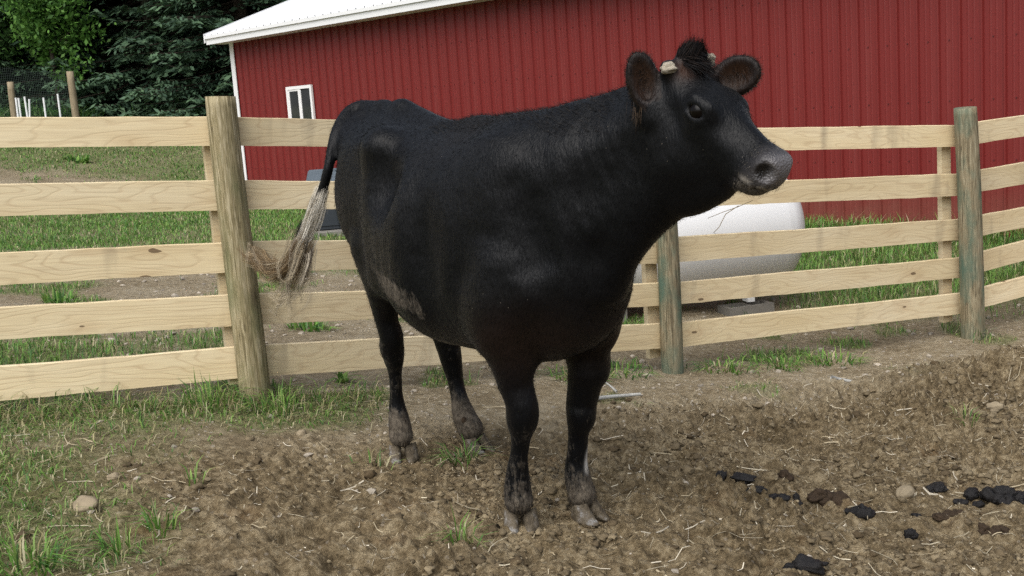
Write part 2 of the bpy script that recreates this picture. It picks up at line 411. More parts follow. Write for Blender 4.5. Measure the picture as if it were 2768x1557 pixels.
for i in range(9):
    o = link(bpy.data.objects.new('gable_panel', pg), barn); o.rotation_euler = (0, 0, math.radians(-90)); o.location = (0.0, (i + 1) * PW + .02, 0)
# corner trim, eave trim, soffit, fascia, base trim
def bpart(name, lo, hi, m, parent=barn, bev=0):
    V, F = box(lo, hi); o = add(name, V, F, m, parent)
    if bev: bevel_obj(o, bev)
    return o
V, F = merge([box((-.035, -.035, -.45), (.10, -.021, SOF)), box((-.035, -.021, -.45), (-.021, .10, SOF))])
add('corner_trim', V, F, M['white_paint'], barn)
bpart('soffit', (-.20, -.375, SOF), (WL + .2, .0, SOF + .015), M['white_paint'])
bpart('fascia', (-.22, -.395, SOF - .005), (WL + .22, -.375, SOF + .145), M['white_paint'])
bpart('eave_trim', (-.225, -.425, SOF + .10), (WL + .22, -.395, SOF + .155), M['white_paint'])
bpart('base_trim', (.1, -.034, -.30), (WL, -.022, -.24), M['white_paint'])
gv = [(-.003, 0, SOF), (-.003, WD, SOF), (-.003, WD / 2, SOF + WD / 2 * PIT + .1)]
add('gable_wall', gv, [(0, 1, 2)], M['barn'], barn)
bpart('back_wall', (0, WD, -.45), (WL, WD + .03, SOF), M['barn'])
bpart('end_wall', (WL, 0, -.45), (WL + .03, WD, SOF + .6), M['barn'])
# roof sheets, both slopes
def roof_mesh(name):
    pr = rib_profile(PW); V = []; F = []; y0, y1 = -.42, WD / 2; z0 = SOF + .155
    for (x, d) in pr: V += [(x, y0, z0 + d), (x, y1, z0 + (y1 - y0) * PIT + d)]
    for i in range(len(pr) - 1): F.append((2*i, 2*i+2, 2*i+3, 2*i+1))
    n = len(V); V += [(0, y0, z0 - .02), (PW, y0, z0 - .02), (PW, y1, z0 + (y1-y0)*PIT - .02), (0, y1, z0 + (y1-y0)*PIT - .02)]; F.append((n, n+3, n+2, n+1))
    me = bpy.data.meshes.new(name); me.from_pydata(V, [], F); me.materials.append(M['white_paint']); me.update(); return me
rm = roof_mesh('roof_panel')
for i in range(23):
    o = link(bpy.data.objects.new('roof_panel', rm), barn); o.location = (-.225 + i * PW, 0, .0012 * (i % 2))
o = bpart('back_roof', (-.225, 0, 0), (WL + .22, 5.2, .03), M['white_paint']); o.location = (0, WD / 2, SOF + .155 + (WD/2 + .42) * PIT); o.rotation_euler = (-math.atan(PIT), 0, 0)
# rake trim along the gable edge
y0, y1 = -.42, WD / 2; za, zb = SOF + .16, SOF + .16 + (y1 - y0) * PIT
add('rake_trim', [(-.26,y0,za-.13),(-.225,y0,za-.13),(-.225,y0,za+.035),(-.26,y0,za+.035),(-.26,y1,zb-.13),(-.225,y1,zb-.13),(-.225,y1,zb+.035),(-.26,y1,zb+.035)],
    [(0,1,2,3),(4,7,6,5),(0,3,7,4),(1,5,6,2),(0,4,5,1),(3,2,6,7)], M['white_paint'], barn)
# sliding window
wn = bpart('window', (WX0 + .02, -.032, WZ0 + .02), (WX1 - .02, -.026, WZ1 - .02), M['dark'])
V, F = merge([box((WX0, -.06, WZ1 - .055), (WX1, -.022, WZ1)), box((WX0, -.06, WZ0), (WX1, -.022, WZ0 + .055)),
              box((WX0, -.06, WZ0 + .055), (WX0 + .055, -.022, WZ1 - .055)), box((WX1 - .055, -.06, WZ0 + .055), (WX1, -.022, WZ1 - .055))])
add('window_frame', V, F, M['vinyl'], wn)
xm = (WX0 + WX1) / 2
add('sash_rail', *box((xm - .028, -.056, WZ0 + .055), (xm + .028, -.034, WZ1 - .055)), M['vinyl'], wn)
V, F = merge([box((WX0 + .055, -.05, WZ0 + .055), (WX0 + .085, -.036, WZ1 - .055)), box((xm + .028, -.05, WZ0 + .055), (xm + .05, -.036, WZ1 - .055)), box((WX0 + .085, -.05, WZ1 - .085), (xm - .028, -.036, WZ1 - .055))])
add('sash_frame', V, F, M['vinyl'], wn)
for a, b in ((WX0 + .085, xm - .028), (xm + .05, WX1 - .055)):
    add('pane', *box((a, -.0405, WZ0 + .055), (b, -.0375, WZ1 - .085 if a < xm else WZ1 - .055)), M['glass'], wn)
# screw rows
parts = []
for z in (.58, 1.19, 1.80, 2.41, 2.86):
    for k in range(int(WL / .2286)):
        x = k * .2286 + .135 + .03
        if WX0 - .03 < x < WX1 + .03 and WZ0 - .03 < z < WZ1 + .03: continue
        parts.append(box((x - .006, -.0095, z - .006), (x + .006, .0, z + .006)))
V, F = merge(parts); s_ = add('screws', V, F, M['screw'], barn); s_['kind'] = 'stuff'

# ------------------------------------------------------------------ propane tank on blocks
def capsule_mesh(name, R, Lc, m, cap=.55, seg=48, rings=10):
    pr = [(-Lc / 2 - R * cap * math.cos(a), R * math.sin(a)) for a in np.linspace(.02, math.pi / 2, rings)]
    pr += [(-Lc / 2 + .012, R + .004), (Lc / 2 - .012, R + .004)]
    pr += [(Lc / 2 + R * cap * math.cos(a), R * math.sin(a)) for a in np.linspace(math.pi / 2, .02, rings)]
    V = []; F = []
    for x, r in pr:
        for k in range(seg): t = 2 * math.pi * k / seg; V.append((x, r * math.cos(t), r * math.sin(t)))
    for i in range(len(pr) - 1):
        for k in range(seg): k2 = (k + 1) % seg; F.append((i*seg+k, (i+1)*seg+k, (i+1)*seg+k2, i*seg+k2))
    F.append(tuple(range(seg))); F.append(tuple((len(pr)-1)*seg + k for k in range(seg))[::-1])
    return np.array(V), F
tx, ty = 1.17, 9.0; tz = float(H0(1.4, 8.9)); TR = .47
tank = empty('propane_tank', (tx, ty, tz), math.radians(14))
tag(tank, 'white horizontal propane tank on concrete blocks between the fence and the barn', 'tank')
V, F = capsule_mesh('shell', TR, 1.75, M['tank'])
o = add('shell', [tuple(v) for v in V], F, M['tank'], tank, True); o.location = (0, 0, .14 + TR)
V, F = tube([(0, 0, 0), (0, 0, .10), (0, 0, .135)], [.19, .19, .14], 24); o = add('valve_dome', V, F, M['tank'], tank); o.location = (-.35, 0, .14 + 2 * TR - .01)
for sx in (-1, 1):
    for sy in (-1, 1):
        V, F = box((-.03, -.05, 0), (.03, .05, .16)); o = add('foot', V, F, M['tank'], tank); o.location = (sx * .62, sy * .21, .07)
def cinder(name, loc, rz, label):
    parts = [box((-.195, -.095, 0), (.195, -.065, .19)), box((-.195, .065, 0), (.195, .095, .19))] + [box((x - .016, -.065, 0), (x + .016, .065, .19)) for x in (-.179, 0, .179)]
    V, F = merge(parts); o = add(name, V, F, M['concrete']); o.location = loc; o.rotation_euler = (0, 0, rz); tag(o, label, 'block', 'blocks under the tank'); return o
ca, sa = math.cos(math.radians(14)), math.sin(math.radians(14))
for sx, lab in ((-1, 'grey concrete block under the left end of the white tank'), (1, 'grey concrete block under the right end of the white tank')):
    p = (tx + sx * .60 * ca + .2 * sa, ty + sx * .60 * sa - .2 * ca)
    cinder('concrete_block', (p[0], p[1], float(H0(*p)) - .12), math.radians(14 + sx * 4), lab)
# ------------------------------------------------------------------ dark storage bin on a slab
bx_, by_ = -1.95, 14.1; bz = float(H0(bx_, by_))
bin_ = empty('storage_bin', (bx_, by_, bz + .06), math.radians(6)); tag(bin_, 'dark blue plastic bin with sloping grey lid beside the barn', 'bin')
o = add('bin_body', *box((-.40, -.32, 0), (.40, .32, .52)), M['bin'], bin_); bevel_obj(o, .02, 2)
for zz in (.06, .44): o = add('body_rib', *box((-.415, -.335, zz), (.415, .335, zz + .03)), M['bin'], bin_)
o = add('lid', [(-.43,-.36,.52),(.43,-.36,.52),(.43,.35,.52),(-.43,.35,.52),(-.40,-.33,.57),(.40,-.33,.57),(.40,.33,.70),(-.40,.33,.70)],
    [(0,3,2,1),(4,5,6,7),(0,1,5,4),(1,2,6,5),(2,3,7,6),(3,0,4,7)], M['bin_lid'], bin_); bevel_obj(o, .012, 2)
sl = add('concrete_slab', *box((-.55, -.47, 0), (.62, .5, .09)), M['concrete']); sl.location = (bx_, by_, bz - .025); sl.rotation_euler = (0, 0, math.radians(6)); bevel_obj(sl, .008)
tag(sl, 'pale concrete slab under the dark bin', 'slab')

# ------------------------------------------------------------------ board fence
fence = empty('board_fence', (-1.249, 5.45, .19)); FO = Vector(fence.location)
tag(fence, 'five-board fence of new pale sawn planks on round weathered posts', 'fence')
POSTS = [(-1.249, 5.40, .198, 1.604, .071, 'post_tan', (-.006, .0), 'tan weathered round post with flat top'), (.925, 6.84, -.167, 1.33, .064, 'post_green', (.0, .0), 'green tinged round post behind the cow'),
         (3.125, 7.83, -.326, 1.244, .076, 'post_green', (-.045, 0), 'dark green streaked round post at the right')]
def round_post(r, h, seed, sink=.3, seg=72, rows=40, lean=(0, 0)):
    rs = np.random.default_rng(seed); V = []; F = []
    a = np.linspace(0, 2 * math.pi, seg, endpoint=False); ph = rs.random(6) * 6.28
    gr = rs.random((rows + 8, seg)); gr = sum(np.roll(gr, k, 0) for k in range(7)) / 7; gr = (gr - .5) * 3.0   # lengthwise grooves
    for i in range(rows + 1):
        t = i / rows; z = -sink + (h + sink) * t
        rad = r * (1.07 - .09 * t) * (1 + .022 * np.sin(2 * a + ph[0]) + .016 * np.sin(3 * a + ph[1] + t * 2) + .012 * np.sin(7 * a + ph[2] + t) + .004 * rs.standard_normal(seg) - .030 * np.clip(gr[i] - .25, 0, 1) + .02 * gr[i])
        if i == rows: rad = rad * .985
        cx = lean[0] * max(z, 0) / h + .006 * math.sin(t * 5 + ph[3]); cy = lean[1] * max(z, 0) / h
        for k in range(seg): V.append((cx + rad[k] * math.cos(a[k]), cy + rad[k] * math.sin(a[k]), z + (.004 * math.sin(a[k] + ph[4]) if i == rows else 0)))
    for i in range(rows):
        for k in range(seg): k2 = (k + 1) % seg; F.append((i*seg+k, i*seg+k2, (i+1)*seg+k2, (i+1)*seg+k))
    F.append(tuple(rows * seg + k for k in range(seg)))
    return V, F
for i, (x, y, z0, z1, r, m, lean, lab) in enumerate(POSTS):
    V, F = round_post(r, z1 - z0, 40 + i, lean=lean)
    me = bpy.data.meshes.new('post'); me.from_pydata(V, [], F); me.update(); me.materials.append(M[m])
    for p in me.polygons: p.use_smooth = len(p.vertices) == 4
    o = link(bpy.data.objects.new('post', me), fence); o.location = Vector((x, y, z0)) - FO; o['label'] = lab
def plank(name, a, b, h0, h1, th, seed, mat=None, parent=fence, n=22):
    """board from a to b (mid-height points); h0,h1 heights at the ends; slightly wavy sawn edges"""
    rs = np.random.default_rng(seed); a = Vector(a); b = Vector(b); d = b - a; Ln = d.length
    ph = rs.random(8) * 6.28; V = []; F = []
    for i in range(n + 1):
        t = i / n; h = h0 + (h1 - h0) * t
        zt = h / 2 + .0012 * math.sin(t * 9 + ph[0]) + .0008 * rs.standard_normal(); zb = -h / 2 + .0014 * math.sin(t * 7 + ph[1]) + .001 * rs.standard_normal()
        bow = .008 * math.sin(t * math.pi) * math.sin(ph[2]) + .003 * math.sin(t * 11 + ph[3]); sag = -.008 * math.sin(t * math.pi) * rs.random() * 0 
        x = t * Ln
        V += [(x, -th / 2 + bow, zb), (x, -th / 2 + bow, zt - .003), (x, -th / 2 + bow + .003, zt), (x, th / 2 + bow, zt), (x, th / 2 + bow, zb)]
    for i in range(n):
        for k in range(5): k2 = (k + 1) % 5; F.append((i*5+k, (i+1)*5+k, (i+1)*5+k2, i*5+k2))
    F.append((0, 1, 2, 3, 4)); F.append(tuple(n * 5 + k for k in (4, 3, 2, 1, 0)))
    o = add(name, V, F, mat or M['board'], parent)
    ex = d.normalized(); ez = Vector((0, 0, 1)); ez = (ez - ex * ez.dot(ex)).normalized(); ey = ez.cross(ex)
    o.matrix_local = Matrix.Translation(a - (FO if parent is fence else Vector())) @ Matrix((ex, ey, ez)).transposed().to_4x4()
    return o
def lerp(a, b, t): return a + (b - a) * t
# board edges (top, bottom) at four stations along the fence
STA = [(-2.18, 5.10, [(1.58,1.447),(1.296,1.151),(.99,.856),(.755,.612),(.492,.343)]), (-1.244, 5.49, [(1.51,1.379),(1.219,1.083),(.931,.788),(.68,.534),(.432,.28)]),
       (.95, 6.93, [(1.27,1.135),(.945,.807),(.63,.477),(.358,.222),(.112,-.037)]), (3.06, 7.935, [(1.129,.982),(.802,.651),(.49,.347),(.225,.086),(-.021,-.164)]), (3.60, 8.20, [(1.15,1.004),(.82,.675),(.503,.364),(.266,.132),(-.004,-.123)])]
seed = 100
for s in range(4):
    (xa, ya, ea), (xb, yb, eb) = STA[s], STA[s + 1]
    for k in range(5):
        seed += 1
        (t0, b0), (t1, b1) = ea[k], eb[k]
        pa = Vector((xa, ya, (t0 + b0) / 2)); pb = Vector((xb, yb, (t1 + b1) / 2)); ha, hb = t0 - b0, t1 - b1
        if s == 0:
            e = 1.45; pa = pb + (pa - pb) * (1 + e); ha = hb + (ha - hb) * .9
        if s == 3: pb = pa + (pb - pa) * 4.2; hb = ha
        if s in (1, 2): 
            g = (pb - pa).normalized() * .004; pa = pa + g
        plank('board', pa, pb, ha, hb, .026, seed)
# nailing battens behind the boards beside each post
def batten(x, y, z0, z1, w, ang):
    V, F = box((-w / 2, -.02, z0), (w / 2, .02, z1)); o = add('batten', V, F, M['board'], fence); o.location = Vector((x, y, 0)) - Vector((FO.x, FO.y, FO.z)); o.rotation_euler = (0, math.radians(0), ang)
batten(-1.345, 5.505, .25, 1.44, .085, math.radians(28)); batten(.825, 6.92, -.09, 1.15, .085, math.radians(30)); batten(2.985, 7.965, -.22, 1.05, .085, math.radians(27))

# ------------------------------------------------------------------ vegetation helpers
def blade_mesh(name, P, h, w, az, lean, col, curl=.35):
    """grass blades: 5 points each; P (n,3) roots, h heights, w widths, az facing, lean 0..1"""
    n = len(P); dx = np.stack([np.cos(az), np.sin(az), np.zeros(n)], 1); sx = np.stack([-np.sin(az), np.cos(az), np.zeros(n)], 1)
    up = np.array((0, 0, 1.0))
    mid = P + up * (h * .55)[:, None] * (1 - lean * .3)[:, None] + dx * (h * lean * .35)[:, None]
    tip = P + up * (h * (1 - lean * .75))[:, None] + dx * (h * lean * (.8 + curl))[:, None]
    w2 = (w / 2)[:, None]
    V = np.stack([P - sx * w2, P + sx * w2, mid + sx * w2 * .85, mid - sx * w2 * .85, tip], 1).reshape(-1, 3)
    b = np.arange(n)[:, None] * 5
    me = mesh_np(name, V, [b + np.array([[0, 1, 2, 3]]), b + np.array([[3, 2, 4]])], True)
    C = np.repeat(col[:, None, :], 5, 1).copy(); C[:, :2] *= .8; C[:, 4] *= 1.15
    attr_color(me, 'tint', C.reshape(-1, 3)); return me
def grass_cols(n, dry=.2, rs=rng):
    g = np.array([(.105, .235, .04), (.145, .30, .055), (.215, .335, .08), (.08, .185, .05)])[rs.integers(0, 4, n)]
    d = np.array([(.40, .36, .19), (.31, .27, .14), (.47, .43, .27)])[rs.integers(0, 3, n)]
    c = np.where((rs.random(n) < dry)[:, None], d, g); return c * (.75 + .5 * rs.random((n, 1)))
def stuff(name, me, m, label, cat):
    me.materials.append(m); o = link(bpy.data.objects.new(name, me)); return tag(o, label, cat, kind='stuff')
def in_barn(x, y, pad=.0):
    a = math.radians(-47.5); lx = (x + 4.93) * math.cos(a) + (y - 22.5) * math.sin(a); ly = -(x + 4.93) * math.sin(a) + (y - 22.5) * math.cos(a)
    return (ly > -.05 - pad) & (lx > -.1)
# field turf beyond the fence
N = 420000
u = rng.random(N); y = 5.0 * (34.0 / 5.0) ** u; x = (rng.random(N) * 1.12 - .58) * y * 1.02
_, g = masks(x, y); out = fence_y(x) - y < -.04
keep = out & (rng.random(N) < g * (.28 + .72 * sst(5, 14, y))) & ~in_barn(x, y) & (x < 7)
keep &= ~((np.abs(x + 1.95) < .65) & (np.abs(y - 14.1) < .5))
x, y = x[keep], y[keep]; n = len(x)
near_wall = in_barn(x, y, .55) & (x > 1.5)
h = (.035 + .07 * rng.random(n)) * (1 + .6 * sst(8, 9.5, y) * sst(1.8, 2.6, x)) * (1 + .8 * near_wall) * (.8 + .5 * fbm(x, y, .7, 13))
w = np.maximum(.0055, y * .00062) * (.7 + .6 * rng.random(n))
dryf = .06 + .14 * sst(.4, .6, fbm(x, y, 1.5, 17))
col = grass_cols(n, 0.0); dd = rng.random(n) < dryf; col[dd] = grass_cols(int(dd.sum()), 1.0)

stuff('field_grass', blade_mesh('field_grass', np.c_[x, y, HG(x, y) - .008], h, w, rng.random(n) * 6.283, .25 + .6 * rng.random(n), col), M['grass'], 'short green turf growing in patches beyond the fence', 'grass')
# paddock grass: left wedge and strip along the fence
N = 330000
x = -3.0 + rng.random(N) * 6.6; y = 3.0 + rng.random(N) * 5.0
_, g = masks(x, y); d = fence_y(x) - y
keep = (d > -.05) & (rng.random(N) < g * (.42 - .18 * sst(-1.2, -.2, x)))
x, y, d = x[keep], y[keep], d[keep]; n = len(x)
h = (.028 + .06 * rng.random(n) ** 1.7) * (1 + 1.1 * sst(.35, .05, d))
col = grass_cols(n, .5) * .9; 
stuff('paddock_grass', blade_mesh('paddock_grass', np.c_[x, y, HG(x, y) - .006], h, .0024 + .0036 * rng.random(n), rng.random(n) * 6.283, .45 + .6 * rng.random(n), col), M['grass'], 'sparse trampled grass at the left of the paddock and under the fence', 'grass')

# individual tufts and weeds
def tuft(name, x, y, label, n=40, h=.16, w=.006, spread=.05, dry=.15, lean=.6, seed=1, cat='plant', group=None):
    rs = np.random.default_rng(seed); a = rs.random(n) * 6.283; r = spread * np.sqrt(rs.random(n))
    px, py = x + r * np.cos(a), y + r * np.sin(a)
    P = np.c_[px - x, py - y, HG(px, py) - HG(x, y) - .01]
    me = blade_mesh(name, P, h * (.5 + .6 * rs.random(n)), w * (.7 + .6 * rs.random(n)), a + rs.normal(0, .5, n), np.clip(lean + .3 * rs.standard_normal(n), .1, 1.05), grass_cols(n, dry, rs))
    me.materials.append(M['grass']); o = link(bpy.data.objects.new(name, me)); o.location = (x, y, float(HG(x, y))); tag(o, label, cat, group); return o
G1 = 'grass tufts in the paddock'
tuft('grass_tuft', -.22, 3.76, 'pale spiky grass tuft in front of the front hooves', 46, .15, .006, .05, .45, .7, 1, group=G1)
tuft('grass_tuft', -.26, 4.70, 'green grass tuft between the two hind hooves', 60, .14, .006, .075, .2, .9, 2, group=G1)
tuft('grass_tuft', -.62, 4.55, 'thin grass tuft left of the nearer hind hoof', 20, .12, .005, .08, .5, .6, 12, group=G1)
tuft('weed_rosette', -.90, 5.90, 'green leafy rosette between fence and hind leg', 22, .12, .016, .02, .0, .6, 3)
tuft('grass_tuft', -1.54, 3.42, 'thick green grass clump in the bottom left corner', 90, .17, .0065, .10, .15, .7, 4, group=G1)
tuft('grass_tuft', -1.32, 3.62, 'bright green grass clump right of the corner clump', 34, .15, .0065, .05, .1, .6, 14, group=G1)
tuft('grass_tuft', -1.22, 3.74, 'light green grass tuft near the pale rock', 30, .14, .007, .04, .1, .5, 24, group=G1)
tuft('grass_tuft', -1.23, 4.22, 'single green blades standing in bare soil left of the cow', 12, .13, .007, .03, .1, .5, 5, group=G1)
tuft('grass_tuft', 2.14, 5.47, 'small pale grass tuft on the spoil heap', 26, .12, .005, .05, .4, .5, 6, group=G1)
tuft('grass_tuft', -1.12, 5.24, 'green grass at the right foot of the tan post', 70, .17, .006, .10, .15, .55, 7, group=G1)
tuft('grass_tuft', -1.42, 5.22, 'green grass at the left foot of the tan post', 70, .2, .006, .11, .1, .5, 8, group=G1)
for i, (x, y, lab) in enumerate([(.60, 6.70, 'weedy green clump left of the middle post'), (.36, 6.45, 'weedy green clump seen between the front legs'), (1.25, 6.95, 'weedy green clump right of the middle post'), (1.62, 7.08, 'broad weedy clump under the right hand boards'), (2.0, 7.2, 'low weedy clump under the lowest right board')]):
    tuft('weed_clump', x, y, lab, 90, .13, .009, .17, .1, .8, 30 + i, group='weeds along the fence')
for i, (x, y, lab) in enumerate([(-8.64, 24.1, 'dark leafy weed standing in the far bare dirt'), (-2.0, 8.3, 'leafy weed in the dirt right of the tan post'), (-3.35, 8.6, 'leafy weed in the dirt left of the tan post'), (-1.35, 7.6, 'low leafy weed behind the lowest left boards')]):
    tuft('broadleaf_weed', x, y, lab, 60, .22 if y > 20 else .14, .05 if y > 20 else .018, .2 if y > 20 else .12, .0, .6, 60 + i, group='weeds in the dirt beyond the fence')

# ------------------------------------------------------------------ spruces at the wood's edge
def spruce_meshes(seed, Ht=14.0, full=7.2):
    rs = np.random.default_rng(seed); Q = []; Cc = []; wood = []
    z = .35
    while z < Ht - .4:
        nb = 7 if z < full else 5
        for b in range(nb):
            az = rs.random() * 6.283; L = (3.1 * (1 - z / Ht) ** .8 + .25) * (.75 + .45 * rs.random()); zz = z + rs.normal(0, .12)
            t = np.linspace(0, 1, 9); droop = (.18 + .22 * rs.random())
            bx = L * t; bz = zz - droop * L * (t - .55 * t ** 2.2) 
            cd, sd = math.cos(az), math.sin(az)
            if z < full: wood.append(tube([(bx[i]*cd, bx[i]*sd, bz[i]) for i in (0, 3, 6, 8)], [.03, .02, .012, .004], 4, False))
            step = .085 if z < full else .30
            for s in np.arange(.22, 1.0, step / L):
                px = np.interp(s, t, bx); pz = np.interp(s, t, bz)
                for side in (-1, 1):
                    if rs.random() < .12: continue
                    tl = (.62 * (1 - s) ** .7 + .16) * (.6 + .7 * rs.random()); ta = az + side * (.75 + .45 * rs.random()) 
                    k = max(2, int(tl / (.13 if z < full else .3)))
                    q = (np.arange(k) + .5) / k
                    cx = px * cd + tl * q * math.cos(ta); cy = px * sd + tl * q * math.sin(ta); cz = pz - tl * q * (.28 + .3 * rs.random()) + rs.normal(0, .02, k)
                    ln = (.105 if z < full else .24) * (.8 + .5 * rs.random(k)); wd = ln * .30
                    a2 = ta + rs.normal(0, .35, k); dz = rs.normal(-.3, .25, k)
                    d = np.stack([np.cos(a2), np.sin(a2), dz], 1); d /= np.linalg.norm(d, axis=1, keepdims=True)
                    sd_ = np.stack([-np.sin(a2), np.cos(a2), rs.normal(0, .5, k)], 1); c = np.stack([cx, cy, cz], 1)
                    Q.append(np.stack([c - d * ln[:, None], c + sd_ * wd[:, None], c + d * ln[:, None], c - sd_ * wd[:, None]], 1))
                    tipf = np.clip(s * .55 + q * .35, 0, 1)[:, None] * rs.random((k, 1)) 
                    base = np.array((.042, .082, .052)) * (.7 + .6 * rs.random()); new = np.array((.115, .195, .098))
                    Cc.append(base * (1 - tipf) + new * tipf)
        z += (.26 if z < full else .5) * (.8 + .4 * rs.random())
    Q = np.concatenate(Q); C = np.repeat(np.concatenate(Cc)[:, None, :], 4, 1).reshape(-1, 3)
    me = mesh_np('crown', Q.reshape(-1, 3), np.arange(len(Q) * 4).reshape(-1, 4), False); attr_color(me, 'tint', C); me.materials.append(M['needle'])
    V, F = merge(wood); bo = bpy.data.meshes.new('bough'); bo.from_pydata([tuple(v) for v in V], [], F); bo.materials.append(M['bark']); bo.update()
    V, F = tube([(0, 0, -.3), (0, 0, 1), (.03, .02, 6), (0, 0, Ht)], [.24, .2, .13, .02], 10); tr = bpy.data.meshes.new('trunk'); tr.from_pydata([tuple(v) for v in V], [], F); tr.materials.append(M['bark']); tr.update()
    return me, tr, bo
SP = [spruce_meshes(3), spruce_meshes(4), spruce_meshes(5)]
TREES = [(-8.0, 34.6, 'spruce filling the gap left of the barn roof'), (-10.9, 33.4, 'spruce just right of the bright leafy tree'), (-5.2, 34.4, 'spruce whose boughs hang over the barn eave'), (-13.9, 35.6, 'spruce between the two leafy trees'),
         (-19.0, 34.2, 'spruce at the far left edge of the wood'), (-15.4, 33.6, 'dark spruce behind the left garden post'), (-12.2, 34.6, 'dark spruce behind the bright leafy tree'), (-9.3, 32.6, 'spruce with drooping boughs in the middle of the wood edge'), (-6.6, 31.6, 'spruce with drooping boughs nearest the barn corner'), (-3.4, 33.0, 'spruce half hidden behind the white barn roof'),
         (-17.2, 38.0, 'second row spruce at the far left'), (-13.6, 38.6, 'second row spruce above the bright leafy tree'), (-10.4, 37.6, 'second row spruce in the middle of the wood'), (-7.6, 37.0, 'second row spruce left of the barn roof'), (-4.6, 37.4, 'second row spruce rising behind the barn roof'), (-1.2, 36.5, 'second row spruce behind the barn ridge'),
         (-20.5, 42.5, 'third row spruce at the far left'), (-15.5, 43.0, 'third row spruce left of centre'), (-11.8, 42.4, 'third row spruce in the deep shade'), (-8.2, 42.0, 'third row spruce towards the barn')]
for i, (x, y, lab) in enumerate(TREES):
    cr, tr, bo = SP[i % 3]
    e = empty('spruce_tree', (x, y, float(H0(x, y))), i * 1.7); s = .92 + .2 * ((i * 37) % 10) / 10; e.scale = (s, s, s)
    link(bpy.data.objects.new('trunk', tr), e); link(bpy.data.objects.new('crown', cr), e); link(bpy.data.objects.new('bough', bo), e)
    tag(e, lab, 'tree', 'spruces at the edge of the wood')
# bright young broadleaf tree in front of the spruces
def broadleaf(x, y, H, R, label, seed, nleaf, size, cols):
    rs = np.random.default_rng(seed); z0 = float(H0(x, y)); e = empty('broadleaf_tree', (x, y, z0)); tag(e, label, 'tree')
    V, F = tube([(0, 0, -.2), (.03, 0, H * .35), (-.04, .03, H * .7), (0, 0, H * .97)], [.07, .055, .035, .008], 8); add('trunk', V, F, M['bark'], e)
    P = []; limbs = []
    for b in range(26):
        t = .25 + .7 * rs.random(); az = rs.random() * 6.283; L = R * (1.15 - .75 * abs(t - .45) / .55) * (.6 + .55 * rs.random())
        a = np.array((0, 0, H * t)); d = np.array((math.cos(az), math.sin(az), .35 + .4 * rs.random())); bnd = a + d * L
        limbs.append(tube([a, a + d * L * .5 + (0, 0, .05), bnd], [.02, .012, .004], 4, False))
        k = nleaf // 26; s = rs.random(k) ** .6
        P.append(a + d * (L * s)[:, None] + rs.normal(0, .17, (k, 3)) * (.5 + s[:, None]) * R / 1.1)
    V, F = merge(limbs); add('limb', V, F, M['bark'], e)
    P = np.concatenate(P); n = len(P); nrm = rs.normal(0, 1, (n, 3)) + (0, 0, .9); nrm /= np.linalg.norm(nrm, axis=1, keepdims=True)
    d = np.cross(nrm, rs.normal(0, 1, (n, 3))); d /= np.linalg.norm(d, axis=1, keepdims=True); s_ = np.cross(nrm, d); l = size * (.6 + .7 * rs.random((n, 1)))
    Q = np.stack([P - d * l, P + s_ * l * .5, P + d * l, P - s_ * l * .5], 1)
    me = mesh_np('crown', Q.reshape(-1, 3), np.arange(n * 4).reshape(-1, 4), False)
    c = np.array(cols)[rs.integers(0, len(cols), n)] * (.6 + .8 * rs.random((n, 1))); attr_color(me, 'tint', np.repeat(c[:, None], 4, 1).reshape(-1, 3)); me.materials.append(M['leaf'])
    link(bpy.data.objects.new('crown', me), e); return e
broadleaf(-11.3, 30.6, 4.3, 1.05, 'bright green young leafy tree in front of the dark spruces', 8, 7000, .075, [(.085, .20, .035), (.12, .25, .05), (.065, .155, .035)])
broadleaf(-13.6, 31.4, 4.6, 1.3, 'darker green leafy tree at the left edge behind the garden posts', 9, 6000, .075, [(.045, .105, .03), (.06, .13, .035)])
# undergrowth at the foot of the wood
N = 26000; x = -20 + 17 * rng.random(N); y = 29.6 + 2.6 * rng.random(N); k = (fbm(x, y, 2.2, 91) > .42) & ~in_barn(x, y, .3); x, y = x[k], y[k]; n = len(x)
col = grass_cols(n, .05) * np.array((.62, .72, .8))
stuff('undergrowth', blade_mesh('undergrowth', np.c_[x, y, H0(x, y) - .05], (.35 + .75 * rng.random(n)) * (.6 + .8 * fbm(x, y, 1.2, 95)), .03 + .03 * rng.random(n), rng.random(n) * 6.283, .3 + .6 * rng.random(n), col), M['grass'], 'tall weedy undergrowth along the foot of the spruces', 'undergrowth')

# ------------------------------------------------------------------ netting fence of the garden
gf = empty('netting_fence', (-9.96, 28.0, float(H0(-9.96, 28)))); gO = Vector(gf.location); tag(gf, 'dark green netting strung between tall wooden posts before the spruces', 'fence')
for (x, y, zt, r) in ((-9.96, 28.0, 2.90, .085), (-11.79, 29.0, 2.80, .085), (-15.5, 30.4, 2.9, .085)):
    zb = float(H0(x, y)); V, F = round_post(r, zt - zb, int(x * -10), rows=8, seg=14)
    o = add('post', V, F, M['post_grey'], gf, True); o.location = Vector((x, y, zb)) - gO
parts = []
seg = [((-9.96, 28.0), (-11.79, 29.0)), ((-11.79, 29.0), (-15.5, 30.4))]
for (a, b) in seg:
    a = np.array(a); b = np.array(b); L = np.linalg.norm(b - a); m_ = int(L / .06)
    for i in range(m_):
        p = a + (b - a) * i / m_; zb = float(H0(*p)); sg = .10 * math.sin(math.pi * i / m_)
        parts.append(box((p[0]-.0026, p[1]-.0026, zb), (p[0]+.0026, p[1]+.0026, zb + 1.62 - sg)))
    for j in range(28):
        z = .03 + j * .057; q = []
        for i in range(7):
            p = a + (b - a) * i / 6; zz = float(H0(*p)) + z - .10 * math.sin(math.pi * i / 6) * j / 28; q.append((p[0], p[1], zz))
        parts.append(tube(q, [.0026] * 7, 3, False))
